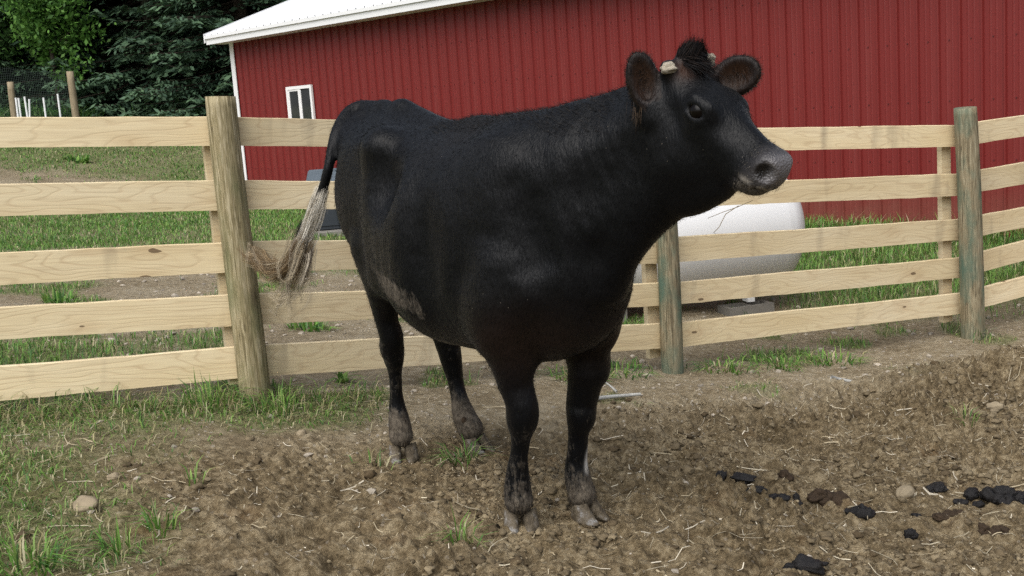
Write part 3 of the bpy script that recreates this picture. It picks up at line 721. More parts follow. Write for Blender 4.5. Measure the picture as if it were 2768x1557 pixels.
V, F = merge(parts); o = add('netting', [tuple(v) for v in V], F, M['net'], gf); o.location = -gO; o['kind'] = 'stuff'
for i, (vx, top, bot, lab) in enumerate([(-10.86, 2.35, -10.87, 'white garden stake nearest the left garden post'), (-10.80, 2.34, -10.80, 'second white garden stake from the left garden post'), (-10.66, 2.36, -10.645, 'white garden stake leaning into its neighbour'), (-10.56, 2.30, -10.66, 'short white garden stake touching the leaning one'), (-10.24, 2.31, -10.24, 'white garden stake in the middle of the netting'), (-9.91, 2.37, -9.91, 'tallest white garden stake next to the right garden post')]):
    yy = 26.9; zb = float(H0(bot, yy)); V, F = tube([(bot - vx, 0, -.1), (0, 0, top - zb)], [.022, .022], 8)
    V = [(v[0] - (bot - vx) + 0, v[1], v[2]) for v in V]
    o = add('garden_stake', V, F, M['stake']); o.location = (bot, yy, zb); tag(o, lab, 'stake', 'white garden stakes')

# ------------------------------------------------------------------ cow
COW_FORM = [
    ('loft',(((-1.175,1.42,1.14,0.09,0.03,0.5),(-1.12,1.455,1.05,0.135,0.03,0.5),(-1.06,1.475,0.98,0.18,0.03,0.5),(-0.92,1.485,0.86,0.23,0.03,0.52),(-0.75,1.46,0.74,0.28,0.02,0.5),(-0.56,1.425,0.64,0.345,0.01,0.47),(-0.38,1.4,0.605,0.37,0,0.46),(-0.15,1.385,0.6,0.325,0,0.5),(0.05,1.385,0.625,0.235,0,0.55),(0.2,1.385,0.67,0.165,0,0.56),(0.3,1.33,0.75,0.13,0,0.52)),),{'k':0.05,'p':2.55}),
    ('chain',((((-1.12,0.03,1.465),0.035),((-1.03,0.03,1.497),0.036),((-0.95,0.03,1.483),0.03),((-0.87,0.03,1.5),0.032),((-0.78,0.03,1.462),0.03),((-0.55,0.01,1.395),0.03),((-0.3,0,1.385),0.04)),),{'k':0.07}),
    ('ell',((-0.17,0,1.34),(0.22,0.09,0.09)),{'k':0.1}),
    ('ell',((-0.66,-0.215,1.352),(0.055,0.042,0.05)),{'k':0.1}),
    ('ell',((-1.105,-0.085,1.365),(0.06,0.05,0.06)),{'k':0.08}),
    ('cone',((-0.66,-0.195,1.35),(-1.1,-0.1,1.36),0.03,0.03),{'k':0.09}),
    ('ell',((-0.53,-0.345,1.235),(0.105,0.105,0.11)),{'k':0.11,'R':((0.9063,0,0.4226),(0,1,0),(-0.4226,0,0.9063)),'sub':True}),
    ('ell',((-0.91,-0.135,1.12),(0.195,0.115,0.25)),{'k':0.07,'R':((0.9397,0,-0.342),(0,1,0),(0.342,0,0.9397))}),
    ('cone',((-0.66,-0.195,1.33),(-0.7,-0.195,0.86),0.045,0.08),{'k':0.09}),
    ('ell',((-0.02,-0.165,1.08),(0.16,0.07,0.28)),{'k':0.14,'R':((0.9703,0,0.2419),(0,1,0),(-0.2419,0,0.9703))}),
    ('cone',((0.13,-0.14,0.87),(0,-0.18,0.76),0.085,0.085),{'k':0.13}),
    ('ell',((-0.66,0.275,1.352),(0.055,0.042,0.05)),{'k':0.1}),
    ('ell',((-1.105,0.145,1.365),(0.06,0.05,0.06)),{'k':0.08}),
    ('cone',((-0.66,0.255,1.35),(-1.1,0.16,1.36),0.03,0.03),{'k':0.09}),
    ('ell',((-0.53,0.345,1.235),(0.105,0.105,0.11)),{'k':0.11,'R':((0.9063,0,0.4226),(0,1,0),(-0.4226,0,0.9063)),'sub':True}),
    ('ell',((-0.91,0.195,1.12),(0.195,0.115,0.25)),{'k':0.07,'R':((0.9397,0,-0.342),(0,1,0),(0.342,0,0.9397))}),
    ('cone',((-0.66,0.255,1.33),(-0.7,0.255,0.86),0.045,0.08),{'k':0.09}),
    ('ell',((-0.02,0.145,1.08),(0.16,0.07,0.28)),{'k':0.14,'R':((0.9703,0,0.2419),(0,1,0),(-0.2419,0,0.9703))}),
    ('ell',((0.15,0.095,0.85),(0.1,0.085,0.11)),{'k':0.14}),
    ('cone',((0.13,0.145,0.84),(0,0.18,0.76),0.085,0.085),{'k':0.13}),
    ('chain',((((-0.02,0,1.21),0.19),((0.2,0.01,1.25),0.17),((0.4,0.06,1.325),0.14),((0.57,0.1,1.415),0.115)),),{'k':0.1}),
    ('chain',((((0.1,0,0.98),0.18),((0.28,0.02,1.06),0.145),((0.45,0.06,1.16),0.115),((0.6,0.1,1.25),0.1),((0.7,0.11,1.27),0.085)),),{'k':0.1}),
    ('cone',((0.57,0.1,1.4),(0.62,0.1,1.29),0.115,0.1),{'k':0.06}),
    ('ell',((-0.21,-0.4,0.98),(0.05,0.07,0.26)),{'k':0.1,'sub':True}),
    ('cone',((0.2,-0.275,1.22),(0.27,-0.235,0.98),0.035,0.045),{'k':0.09,'sub':True}),
    ('ell',((-0.21,0.4,0.98),(0.05,0.07,0.26)),{'k':0.1,'sub':True}),
    ('cone',((0.2,0.275,1.22),(0.27,0.235,0.98),0.035,0.045),{'k':0.09,'sub':True}),
    ('chain',((((0.26,0,0.89),0.12),((0.19,0,0.77),0.09),((0.05,0,0.69),0.08)),),{'k':0.09}),
    ('chain',((((0.3498,0.02,0.8908),0.0422),((0.4371,0.03,1.0019),0.0473),((0.4972,0.06,1.0864),0.0525),((0.5686,0.1,1.1542),0.0531),((0.6632,0.11,1.159),0.0475),((0.7723,0.11,1.1915),0.0364)),),{'k':0.08}),
    ('chain',((((-0.1174,0,1.3558),0.0454),((0.1352,0,1.3863),0.0518),((0.281,0.04,1.4185),0.0529),((0.4068,0.09,1.4536),0.0506)),),{'k':0.08}),
    ('ell',((0.1068,0.17,0.6834),(0.06,0.05,0.09)),{'k':0.1}),
    ('chain',((((0.05,-0.19,0.95),0.085),((0.015,-0.205,0.81),0.088),((0.005,-0.178,0.69),0.078),((0.0071,-0.15,0.5965),0.0731),((0.0052,-0.14,0.5286),0.0625),((0.0211,-0.135,0.4641),0.0571),((0.0192,-0.13,0.4296),0.0586),((0.0132,-0.13,0.3953),0.056),((0.0034,-0.13,0.3467),0.0398),((-0.0119,-0.13,0.2873),0.0317),((-0.0265,-0.13,0.2355),0.0346),((-0.039,-0.127,0.1803),0.0431),((-0.0444,-0.127,0.1324),0.0489),((-0.0428,-0.127,0.0888),0.0517)),),{'k':0.06}),
    ('chain',((((0.02,0.15,0.93),0.085),((-0.02,0.185,0.8),0.092),((-0,0.175,0.68),0.082),((0.0453,0.16,0.5427),0.0787),((0.0338,0.15,0.4898),0.0663),((0.0085,0.145,0.3988),0.0568),((0.0094,0.14,0.3669),0.0561),((0.0047,0.14,0.3383),0.0513),((-0.0125,0.14,0.2892),0.0394),((-0.0257,0.14,0.2165),0.0374),((-0.0382,0.14,0.1517),0.0434),((-0.0329,0.14,0.0946),0.0492),((-0.0142,0.14,0.0449),0.0505)),),{'k':0.045}),
    ('chain',((((-0.83,-0.16,0.96),0.11),((-0.79,-0.165,0.82),0.085),((-0.8356,-0.15,0.6834),0.0488),((-0.841,-0.13,0.5913),0.0475),((-0.8625,-0.12,0.5455),0.0494),((-0.8738,-0.11,0.4897),0.0417),((-0.8903,-0.1,0.4372),0.0306),((-0.9025,-0.095,0.3592),0.0267),((-0.9111,-0.092,0.2831),0.0342),((-0.9047,-0.092,0.2129),0.0456),((-0.8987,-0.092,0.1583),0.0505)),),{'k':0.03}),
    ('chain',((((-0.83,0.2,0.96),0.11),((-0.8,0.21,0.82),0.085),((-1.0037,0.22,0.5723),0.056),((-1.004,0.23,0.5133),0.0562),((-0.9964,0.24,0.4467),0.0511),((-0.9915,0.25,0.3597),0.041),((-0.9831,0.255,0.2853),0.0351),((-0.9631,0.255,0.2204),0.0385),((-0.9424,0.255,0.1607),0.0495),((-0.8983,0.255,0.1072),0.0527)),),{'k':0.03}),
    ('chain',((((-1.13,0.02,1.455),0.045),((-1.14,-0.05,1.43),0.04),((-1.12,-0.1,1.38),0.035)),),{'k':0.06}),
    ('chain',((((-1.0887,0.03,1.494),0.0355),((-1.1662,0.01,1.5088),0.0327),((-1.1806,-0.04,1.4953),0.0264),((-1.1552,-0.1,1.4554),0.0238),((-1.1241,-0.15,1.4004),0.0228),((-1.1125,-0.18,1.336),0.0228),((-1.1073,-0.205,1.2701),0.0212),((-1.131,-0.22,1.203),0.0198),((-1.163,-0.235,1.1458),0.0161),((-1.1979,-0.25,1.0771),0.0085)),),{'k':0.02}),
    ('ell',((0.652,0.1084,1.4788),(0.0994,0.0904,0.0768),0.03,((0.827,-0.0698,0.5578),(0.0578,0.9976,0.039),(-0.5592,0,0.829)),False),{}),
    ('ell',((0.7297,0.1093,1.4483),(0.1175,0.0904,0.0452),0.03,((0.827,-0.0698,0.5578),(0.0578,0.9976,0.039),(-0.5592,0,0.829)),False),{}),
    ('ell',((0.7801,0.0376,1.4265),(0.0542,0.0307,0.038),0.035,((0.827,-0.0698,0.5578),(0.0578,0.9976,0.039),(-0.5592,0,0.829)),False),{}),
    ('ell',((0.6794,0.0669,1.3533),(0.1175,0.0452,0.1085),0.05,((0.827,-0.0698,0.5578),(0.0578,0.9976,0.039),(-0.5592,0,0.829)),False),{}),
    ('cone',((0.7563,0.0478,1.3842),(0.8443,0.0766,1.3073),0.0271,0.0199,0.05,False),{}),
    ('ell',((0.9606,0.0992,1.2552),(0.0362,0.0362,0.0416),0.03,((0.827,-0.0698,0.5578),(0.0578,0.9976,0.039),(-0.5592,0,0.829)),False),{}),
    ('ell',((0.8902,0.0979,1.2318),(0.0452,0.0271,0.0253),0.03,((0.827,-0.0698,0.5578),(0.0578,0.9976,0.039),(-0.5592,0,0.829)),False),{}),
    ('ell',((0.7706,0.1729,1.4265),(0.0542,0.0307,0.038),0.035,((0.827,-0.0698,0.5578),(0.0578,0.9976,0.039),(-0.5592,0,0.829)),False),{}),
    ('ell',((0.6733,0.1534,1.3533),(0.1175,0.0452,0.1085),0.05,((0.827,-0.0698,0.5578),(0.0578,0.9976,0.039),(-0.5592,0,0.829)),False),{}),
    ('cone',((0.7468,0.183,1.3842),(0.838,0.1668,1.3073),0.0271,0.0199,0.05,False),{}),
    ('ell',((0.9563,0.1605,1.2552),(0.0362,0.0362,0.0416),0.03,((0.827,-0.0698,0.5578),(0.0578,0.9976,0.039),(-0.5592,0,0.829)),False),{}),
    ('ell',((0.8864,0.152,1.2318),(0.0452,0.0271,0.0253),0.03,((0.827,-0.0698,0.5578),(0.0578,0.9976,0.039),(-0.5592,0,0.829)),False),{}),
    ('cone',((0.7342,0.1142,1.4232),(0.9161,0.1269,1.2893),0.0678,0.0416,0.05,False),{}),
    ('cone',((0.6687,0.1096,1.3257),(0.8632,0.1232,1.2269),0.0768,0.0416,0.05,False),{}),
    ('cone',((0.7288,0.1138,1.3505),(0.9009,0.1258,1.2505),0.0723,0.0524,0.05,False),{}),
    ('ell',((0.9504,0.1293,1.2465),(0.0398,0.0542,0.0452),0.03,((0.827,-0.0698,0.5578),(0.0578,0.9976,0.039),(-0.5592,0,0.829)),False),{}),
    ('ell',((0.9183,0.1271,1.2279),(0.0506,0.0524,0.0289),0.02,((0.827,-0.0698,0.5578),(0.0578,0.9976,0.039),(-0.5592,0,0.829)),False),{}),
    ('ell',((0.8779,0.1242,1.2083),(0.047,0.038,0.0235),0.02,((0.827,-0.0698,0.5578),(0.0578,0.9976,0.039),(-0.5592,0,0.829)),False),{}),
    ('ell',((0.9819,0.0699,1.2368),(0.0344,0.0298,0.0307),0.01,((0.3818,-0.4739,0.7935),(0.481,0.835,0.2673),(-0.7893,0.2796,0.5467)),True),{}),
    ('cone',((0.9633,0.0595,1.2389),(0.9413,0.0535,1.2431),0.0108,0.0054,0.01,True),{}),
    ('cone',((0.9577,0.1117,1.1715),(0.8764,0.0607,1.2319),0.0041,0.0036,0.008,True),{}),
    ('ell',((0.7763,0.0011,1.4252),(0.0298,0.0253,0.0208),0.008,((0.8808,-0.0698,0.4683),(0.0616,0.9976,0.0327),(-0.4695,0,0.8829)),True),{}),
    ('cone',((0.7677,0.0196,1.4661),(0.8151,0.0301,1.4338),0.0054,0.0054,0.03,False),{}),
    ('cone',((0.7438,0.0097,1.4217),(0.7884,0.0201,1.3933),0.0072,0.0063,0.015,False),{}),
    ('ell',((0.9733,0.1925,1.2368),(0.0344,0.0298,0.0307),0.01,((0.445,0.3531,0.823),(-0.4231,0.8928,-0.1543),(-0.7893,-0.2796,0.5467)),True),{}),
    ('cone',((0.9534,0.2002,1.2389),(0.9309,0.2032,1.2431),0.0108,0.0054,0.01,True),{}),
    ('cone',((0.9552,0.1478,1.1715),(0.8676,0.187,1.2319),0.0041,0.0036,0.008,True),{}),
    ('ell',((0.762,0.2068,1.4252),(0.0298,0.0253,0.0208),0.008,((0.8808,-0.0698,0.4683),(0.0616,0.9976,0.0327),(-0.4695,0,0.8829)),True),{}),
    ('cone',((0.7564,0.1819,1.4661),(0.8047,0.178,1.4338),0.0054,0.0054,0.03,False),{}),
    ('cone',((0.7313,0.1883,1.4217),(0.7769,0.1842,1.3933),0.0072,0.0063,0.015,False),{}),
    ('cone',((0.656,0.0544,1.5277),(0.6556,0.0271,1.5565),0.0316,0.0235,0.03,False),{}),
    ('cone',((0.6485,0.1626,1.5277),(0.6442,0.1895,1.5565),0.0316,0.0235,0.03,False),{}),
    ('ell',((0.67,0.1097,1.5735),(0.038,0.0588,0.0344),0.03,((0.827,-0.0698,0.5578),(0.0578,0.9976,0.039),(-0.5592,0,0.829)),False),{}),
    ('ell',((0.5921,-0.0173,1.5239),(0.0892,0.05,0.022),0.02,((-0.0443,-0.5586,0.8283),(-0.1682,-0.8131,-0.5574),(0.9848,-0.164,-0.0579))),{}),
    ('cone',((0.597,0.0011,1.4163),(0.5939,-0.0107,1.4853),0.035,0.03,0.03),{}),
    ('ell',((0.6107,-0.0321,1.5344),(0.0712,0.034,0.02),0.014,((-0.0443,-0.5586,0.8283),(-0.1682,-0.8131,-0.5574),(0.9848,-0.164,-0.0579))),{'sub':True}),
    ('ell',((0.7406,0.2281,1.5196),(0.0796,0.061,0.022),0.02,((0.8921,-0.241,0.3823),(0.3767,-0.0706,-0.9236),(0.2495,0.968,0.0278))),{}),
    ('cone',((0.6517,0.1906,1.4948),(0.7142,0.2169,1.5122),0.035,0.03,0.03),{}),
    ('ell',((0.7601,0.2114,1.5233),(0.0616,0.045,0.02),0.014,((0.8921,-0.241,0.3823),(0.3767,-0.0706,-0.9236),(0.2495,0.968,0.0278))),{'sub':True}),
]
class Field:
    def __init__(s, lo, hi, h):
        s.lo=np.array(lo,float); s.h=h
        s.n=np.ceil((np.array(hi)-s.lo)/h).astype(int)+1
        s.a=np.full(s.n,0.5,np.float32)
        s.ax=[(s.lo[i]+h*np.arange(s.n[i])).astype(np.float32) for i in range(3)]
    def sl(s,lo,hi):
        i0=np.clip(np.floor((np.array(lo)-s.lo)/s.h).astype(int),0,s.n); i1=np.clip(np.ceil((np.array(hi)-s.lo)/s.h).astype(int)+1,0,s.n)
        S=tuple(slice(a,b) for a,b in zip(i0,i1))
        return S,(s.ax[0][S[0]][:,None,None],s.ax[1][S[1]][None,:,None],s.ax[2][S[2]][None,None,:])
    def add(s,d,S,k):
        a=s.a[S]; h=np.clip(k-np.abs(a-d),0,None)/k; s.a[S]=np.minimum(a,d)-h*h*k*.25
    def sub(s,d,S,k):
        a=s.a[S]; h=np.clip(k-np.abs(a+d),0,None)/k; s.a[S]=np.maximum(a,-d)+h*h*k*.25
    def cone(s,a,b,ra,rb,k=.03,sub=False,sq=None):
        a=np.array(a,float); b=np.array(b,float); m=max(ra,rb)+k+.02
        S,(X,Y,Z)=s.sl(np.minimum(a,b)-m,np.maximum(a,b)+m)
        d=b-a; L=d@d+1e-12
        t=np.clip(((X-a[0])*d[0]+(Y-a[1])*d[1]+(Z-a[2])*d[2])/L,0,1)
        D=np.sqrt((X-a[0]-t*d[0])**2+(Y-a[1]-t*d[1])**2+(Z-a[2]-t*d[2])**2)-(ra+(rb-ra)*t)
        (s.sub if sub else s.add)(D.astype(np.float32),S,k)
    def ell(s,c,r,k=.03,R=None,sub=False):
        c=np.array(c,float); r=np.array(r,float); m=r.max()+k+.02
        S,(X,Y,Z)=s.sl(c-m,c+m); X=X-c[0];Y=Y-c[1];Z=Z-c[2]
        if R is not None: X,Y,Z=(R[0,0]*X+R[1,0]*Y+R[2,0]*Z, R[0,1]*X+R[1,1]*Y+R[2,1]*Z, R[0,2]*X+R[1,2]*Y+R[2,2]*Z)
        k0=np.sqrt((X/r[0])**2+(Y/r[1])**2+(Z/r[2])**2); k1=np.sqrt((X/r[0]**2)**2+(Y/r[1]**2)**2+(Z/r[2]**2)**2)+1e-6
        D=k0*(k0-1)/k1
        (s.sub if sub else s.add)(D.astype(np.float32),S,k)
    def chain(s,pts,k=.03,sub=4):
        P=np.array([p[0] for p in pts],float); r=np.array([p[1] for p in pts],float); m=r.max()+k+.02
        q=np.c_[P,r]; e=np.vstack([2*q[0]-q[1],q,2*q[-1]-q[-2]]); o=[]
        for i in range(len(q)-1):
            p0,p1,p2,p3=e[i:i+4]
            for t in (np.arange(sub)/sub): o.append(.5*(2*p1+(p2-p0)*t+(2*p0-5*p1+4*p2-p3)*t*t+(3*p1-p0-3*p2+p3)*t**3))
        o=np.array(o+[q[-1]]); P=o[:,:3]; r=np.maximum(o[:,3],.003)
        S,(X,Y,Z)=s.sl(P.min(0)-m,P.max(0)+m); D=None
        for i in range(len(P)-1):
            a=P[i]; d=P[i+1]-a; L=d@d+1e-12
            t=np.clip(((X-a[0])*d[0]+(Y-a[1])*d[1]+(Z-a[2])*d[2])/L,0,1)
            e=np.sqrt((X-a[0]-t*d[0])**2+(Y-a[1]-t*d[1])**2+(Z-a[2]-t*d[2])**2)-(r[i]+(r[i+1]-r[i])*t)
            if D is None: D=e
            else: D=np.minimum(D,e)
        s.add(D.astype(np.float32),S,k)
    def loft(s,tab,k=.05,p=2.3):
        tab=np.array(tab); x=s.ax[0]
        I=lambda j: np.interp(x,tab[:,0],tab[:,j]).astype(np.float32)
        def sm(v):
            n=int(.16/s.h)|1; K=np.hanning(n+2)[1:-1]; K/=K.sum(); return np.convolve(np.pad(v,n//2,mode='edge'),K,'valid')
        top,bot,w,yc=[sm(I(j)) for j in (1,2,3,4)]; lo=sm(I(5))  # lo: fraction height of widest point
        Y=s.ax[1][None,:,None]; Z=s.ax[2][None,None,:]
        zc=(bot+(top-bot)*lo)[:,None,None]; hu=(top[:,None,None]-zc); hd=zc-bot[:,None,None]
        hz=np.where(Z>zc,hu,hd); ww=w[:,None,None]; yy=np.abs(Y-yc[:,None,None])/ww; zz=np.abs(Z-zc)/hz
        q=(yy**p+zz**p)**(1/p)
        D=(q-1)*np.minimum(ww,hz)
        ex=np.maximum(tab[0,0]-x,x-tab[-1,0])[:,None,None]
        D=np.where(ex>0,np.sqrt(np.maximum(D,0)**2+ex**2),np.maximum(D,ex))
        s.add(D.astype(np.float32),(slice(None),)*3,k)
    def mesh(s):
        a=s.a; n=s.n; ins=a<0
        c=np.zeros(n-1,np.int8)
        for i in (0,1):
            for j in (0,1):
                for k in (0,1): c+=ins[i:n[0]-1+i,j:n[1]-1+j,k:n[2]-1+k]
        act=(c>0)&(c<8); idx=np.full(n-1,-1,np.int64); ijk=np.argwhere(act); idx[act]=np.arange(len(ijk))
        P=np.zeros((len(ijk),3)); W=np.zeros(len(ijk))
        cor=[(i,j,k) for i in (0,1) for j in (0,1) for k in (0,1)]
        for u in range(8):
            for v in range(u+1,8):
                A=np.array(cor[u]);B=np.array(cor[v])
                if abs(A-B).sum()!=1: continue
                va=a[tuple((ijk+A).T)]; vb=a[tuple((ijk+B).T)]
                m=(va<0)!=(vb<0); t=np.where(m,va/(va-vb+1e-12),0)
                P+=np.where(m[:,None],A+(B-A)*t[:,None],0); W+=m
        V=s.lo+s.h*(ijk+P/W[:,None])
        Q=[]
        for ax in range(3):
            b,cx=(ax+1)%3,(ax+2)%3
            sl0=[slice(1,n[i]-1) for i in range(3)]; sl0[ax]=slice(0,n[ax]-1)
            sl1=list(sl0); sl1[ax]=slice(1,n[ax])
            i0=ins[tuple(sl0)]; i1=ins[tuple(sl1)]
            e=np.argwhere(i0!=i1); 
            if not len(e): continue
            flip=i0[tuple(e.T)]
            e=e+np.array([0 if i==ax else 1 for i in range(3)])
            eb=np.eye(3,dtype=int)[b]; ec=np.eye(3,dtype=int)[cx]
            g=lambda o: idx[tuple((e-o).T)]
            q=np.stack([g(0*eb),g(eb),g(eb+ec),g(ec)],1); q[~flip]=q[~flip][:,::-1]
            Q.append(q)
        return V,np.concatenate(Q)
# --- cow
O_COW = np.array((.1, 4.05, 0.0)); A_COW = math.radians(54)
cow = empty('cow', (.1, 4.05, 0), -A_COW)
tag(cow, 'black cow with white tipped tail standing in the paddock looking right', 'cow')
fld = Field((-1.35, -.5, -.03), (1.2, .5, 1.72), .0075)
for n_, a_, k_ in COW_FORM: 
    k_ = dict(k_)
    if k_.get('R') is not None: k_['R'] = np.array(k_['R'])
    a_ = list(a_)
    if n_ == 'ell' and len(a_) > 3 and a_[3] is not None: a_[3] = np.array(a_[3])
    getattr(fld, n_)(*a_, **k_)
CV, CQ = fld.mesh(); del fld
HRm = np.array([[0.827, -0.0698, 0.5578], [0.0578, 0.9976, 0.039], [-0.5592, 0.0, 0.829]]); HT = np.array((.66, .109, 1.5715)); HS = .904
def head_local(V): return ((V - HT) @ HRm) / HS
def Hd(p): return HT + HRm @ (np.array(p, float) * HS)
# relax the surface, least on the head
E_ = np.concatenate([CQ[:, [0, 1]], CQ[:, [1, 2]], CQ[:, [2, 3]], CQ[:, [3, 0]]])
deg = np.bincount(E_[:, 0], minlength=len(CV)) + np.bincount(E_[:, 1], minlength=len(CV))
wgt = np.where((CV[:, 0] > .56) & (CV[:, 2] > 1.1), .12, .55)[:, None]
wgt[(CV[:, 0] < -1.12) & (CV[:, 2] < 1.3)] = .2
for it in range(16):
    acc = np.zeros_like(CV)
    for j in range(3):
        acc[:, j] = np.bincount(E_[:, 0], CV[E_[:, 1], j], len(CV)) + np.bincount(E_[:, 1], CV[E_[:, 0], j], len(CV))
    CV = CV + (wgt if it % 2 == 0 else -1.03 * wgt) * (acc / deg[:, None] - CV)
CN = np.zeros((len(CV), 3)); fn = np.cross(CV[CQ[:, 2]] - CV[CQ[:, 0]], CV[CQ[:, 3]] - CV[CQ[:, 1]])
for j in range(4):
    for a in range(3): CN[:, a] += np.bincount(CQ[:, j], fn[:, a], len(CV))
CN /= np.linalg.norm(CN, axis=1, keepdims=True) + 1e-9
# ribs, neck folds and small unevenness of hide over muscle
X, Y, Z = CV.T
u_ = X + .28 * (1.2 - Z)
rib = sst(-.62, -.48, X) * sst(-.02, -.2, X) * sst(.66, .85, Z) * sst(1.34, 1.2, Z) * (np.abs(Y) > .15)
dsp = .0010 * rib * np.sin(u_ * 2 * np.pi / .085) * (.2 + fbm(u_, Z, .2, 15))
fold = sst(.18, .32, X) * sst(.66, .52, X) * sst(.95, 1.05, Z) * sst(1.48, 1.38, Z)
dsp += .004 * fold * (fbm(X * 3.2, Z * .8, .09, 7, 3) - .5)
dsp += .005 * (fbm(X + Y, Z, .16, 9, 3) - .5) * (X < .55) + .003 * (fbm(X - Y, Z, .05, 12, 2) - .5) * (X < .6)
CV = CV + CN * dsp[:, None]
body_me = mesh_np('body', CV, CQ, True)
hl = head_local(CV); X, Y, Z = CV.T
T = np.tile(np.array((.0014, .0017, .0024)), (len(CV), 1)); mud = np.zeros(len(CV))
def paint(mask, col):
    m = np.clip(mask, 0, 1)[:, None]; T[:] = T * (1 - m) + np.array(col) * m
on_head = (X > .5) & (Z > 1.05)
paint(.5 * np.exp(-(((X - .15) / .2) ** 2 + ((Z - .68) / .12) ** 2)) * (X > -.1), (.030, .016, .010))       # rusty brisket
paint(.35 * sst(.3, .0, np.abs(X + .2)) * sst(1.25, 1.45, Z), (.02, .016, .013))
mz = sst(.40, .475, hl[:, 0] + .25 * np.maximum(-hl[:, 2] - .10, 0)) * on_head
paint(mz * .95, (.045, .042, .044))
paint(on_head * sst(.465, .49, hl[:, 0]) * sst(-.16, -.13, hl[:, 2]) * (.55 + .45 * fbm(hl[:, 1] * 9, hl[:, 2] * 9, .1, 5)), (.15, .142, .147))
paint(on_head * .8 * np.exp(-((hl[:, 2] + .168) / .010) ** 2) * sst(.41, .44, hl[:, 0]) * (fbm(hl[:, 0] * 9, hl[:, 1] * 9, .12, 6) > .45), (.34, .31, .27))
paint(on_head * sst(.40, .43, hl[:, 0]) * sst(-.165, -.195, hl[:, 2]), (.06, .052, .042))
nos = [np.linalg.norm((hl - np.array((.494, s * .068, -.11))) / np.array((.040, .034, .034)), axis=1) for s in (-1, 1)]
paint(on_head * sst(1.05, .8, np.minimum(*nos)), (.006, .005, .005))
EARS = [((.596,-.002,1.436), (.588,-.032,1.612), (-.559,-.813,-.164), (.828,-.557,-.058), .10), ((.67,.198,1.5), (.812,.258,1.539), (-.241,-.071,.968), (.382,-.924,.028), .122)]
for (b, t, w, n, wd) in EARS:
    b, t, w, n = map(np.array, (b, t, w, n)); a = t - b; ln = np.linalg.norm(a); a = a / ln; q = CV - (b + t) / 2
    e = np.sqrt((q @ a / (ln / 2)) ** 2 + (q @ w / (wd / 2)) ** 2); inside = (e < 1.0) & (np.abs(q @ n) < .035)
    paint(inside * sst(.2, .7, CN @ n) * (.3 + .7 * sst(.85, .4, e)), (.022, .0095, .004))
    paint(inside * sst(.8, 1.0, e) * .4, (.018, .011, .007))
paint(on_head * .6 * np.maximum(np.exp(-(np.linalg.norm(hl - np.array((.04, -.065, -.005)), axis=1) / .035) ** 2), np.exp(-(np.linalg.norm(hl - np.array((.04, .065, -.005)), axis=1) / .03) ** 2)), (.075, .036, .022))
dock = (X < -1.10) & (Y < -.17) & (Z < 1.20)
paint(dock * sst(1.185, 1.155, Z + .01 * np.sin(Y * 90)), (.58, .54, .47))
# white streak on the off fore pastern
FLx = np.exp(-(((X - .003) / .014) ** 2 + ((Y - .158 + (Z - .16) * -.12) / .010) ** 2)) * sst(.115, .15, Z) * sst(.235, .20, Z)
paint(FLx * 1.6, (.6, .58, .54))
# dried mud: lower legs, flank patch, belly
hl_ = hl
gl = np.interp(X, [-1.0, -.3, .1], [.05, .03, -.01])
leg = sst(.30, .06, Z - gl) * .66
leg = np.maximum(leg, sst(.56, .30, Z) * .33)
leg = np.maximum(leg, np.where(X < -.6, np.maximum(sst(.72, .55, Z) * .35, sst(.34, .12, Z - gl) * .8), 0))
mud = np.where(Z < .75, leg, 0)
mud = np.maximum(mud, .80 * np.exp(-(((X + .47 + (Z - .84) * .5) / .15) ** 4 + ((Z - .845 + (X + .47) * .15) / .060) ** 4)) * (Y < -.1))
mud = np.maximum(mud, .55 * np.exp(-(((X + .30) / .03) ** 2 + ((Z - .79) / .06) ** 2)) * (Y < -.1))
mud = np.maximum(mud, .25 * sst(.72, .62, Z) * (X < .0))
mud = np.maximum(mud, .45 * on_head * sst(.40, .44, hl[:, 0]) * sst(-.13, -.19, hl[:, 2]))
attr_color(body_me, 'tint', T); attr_float(body_me, 'mud', mud); attr_float(body_me, 'wet', mz * sst(.44, .47, hl[:, 0]))
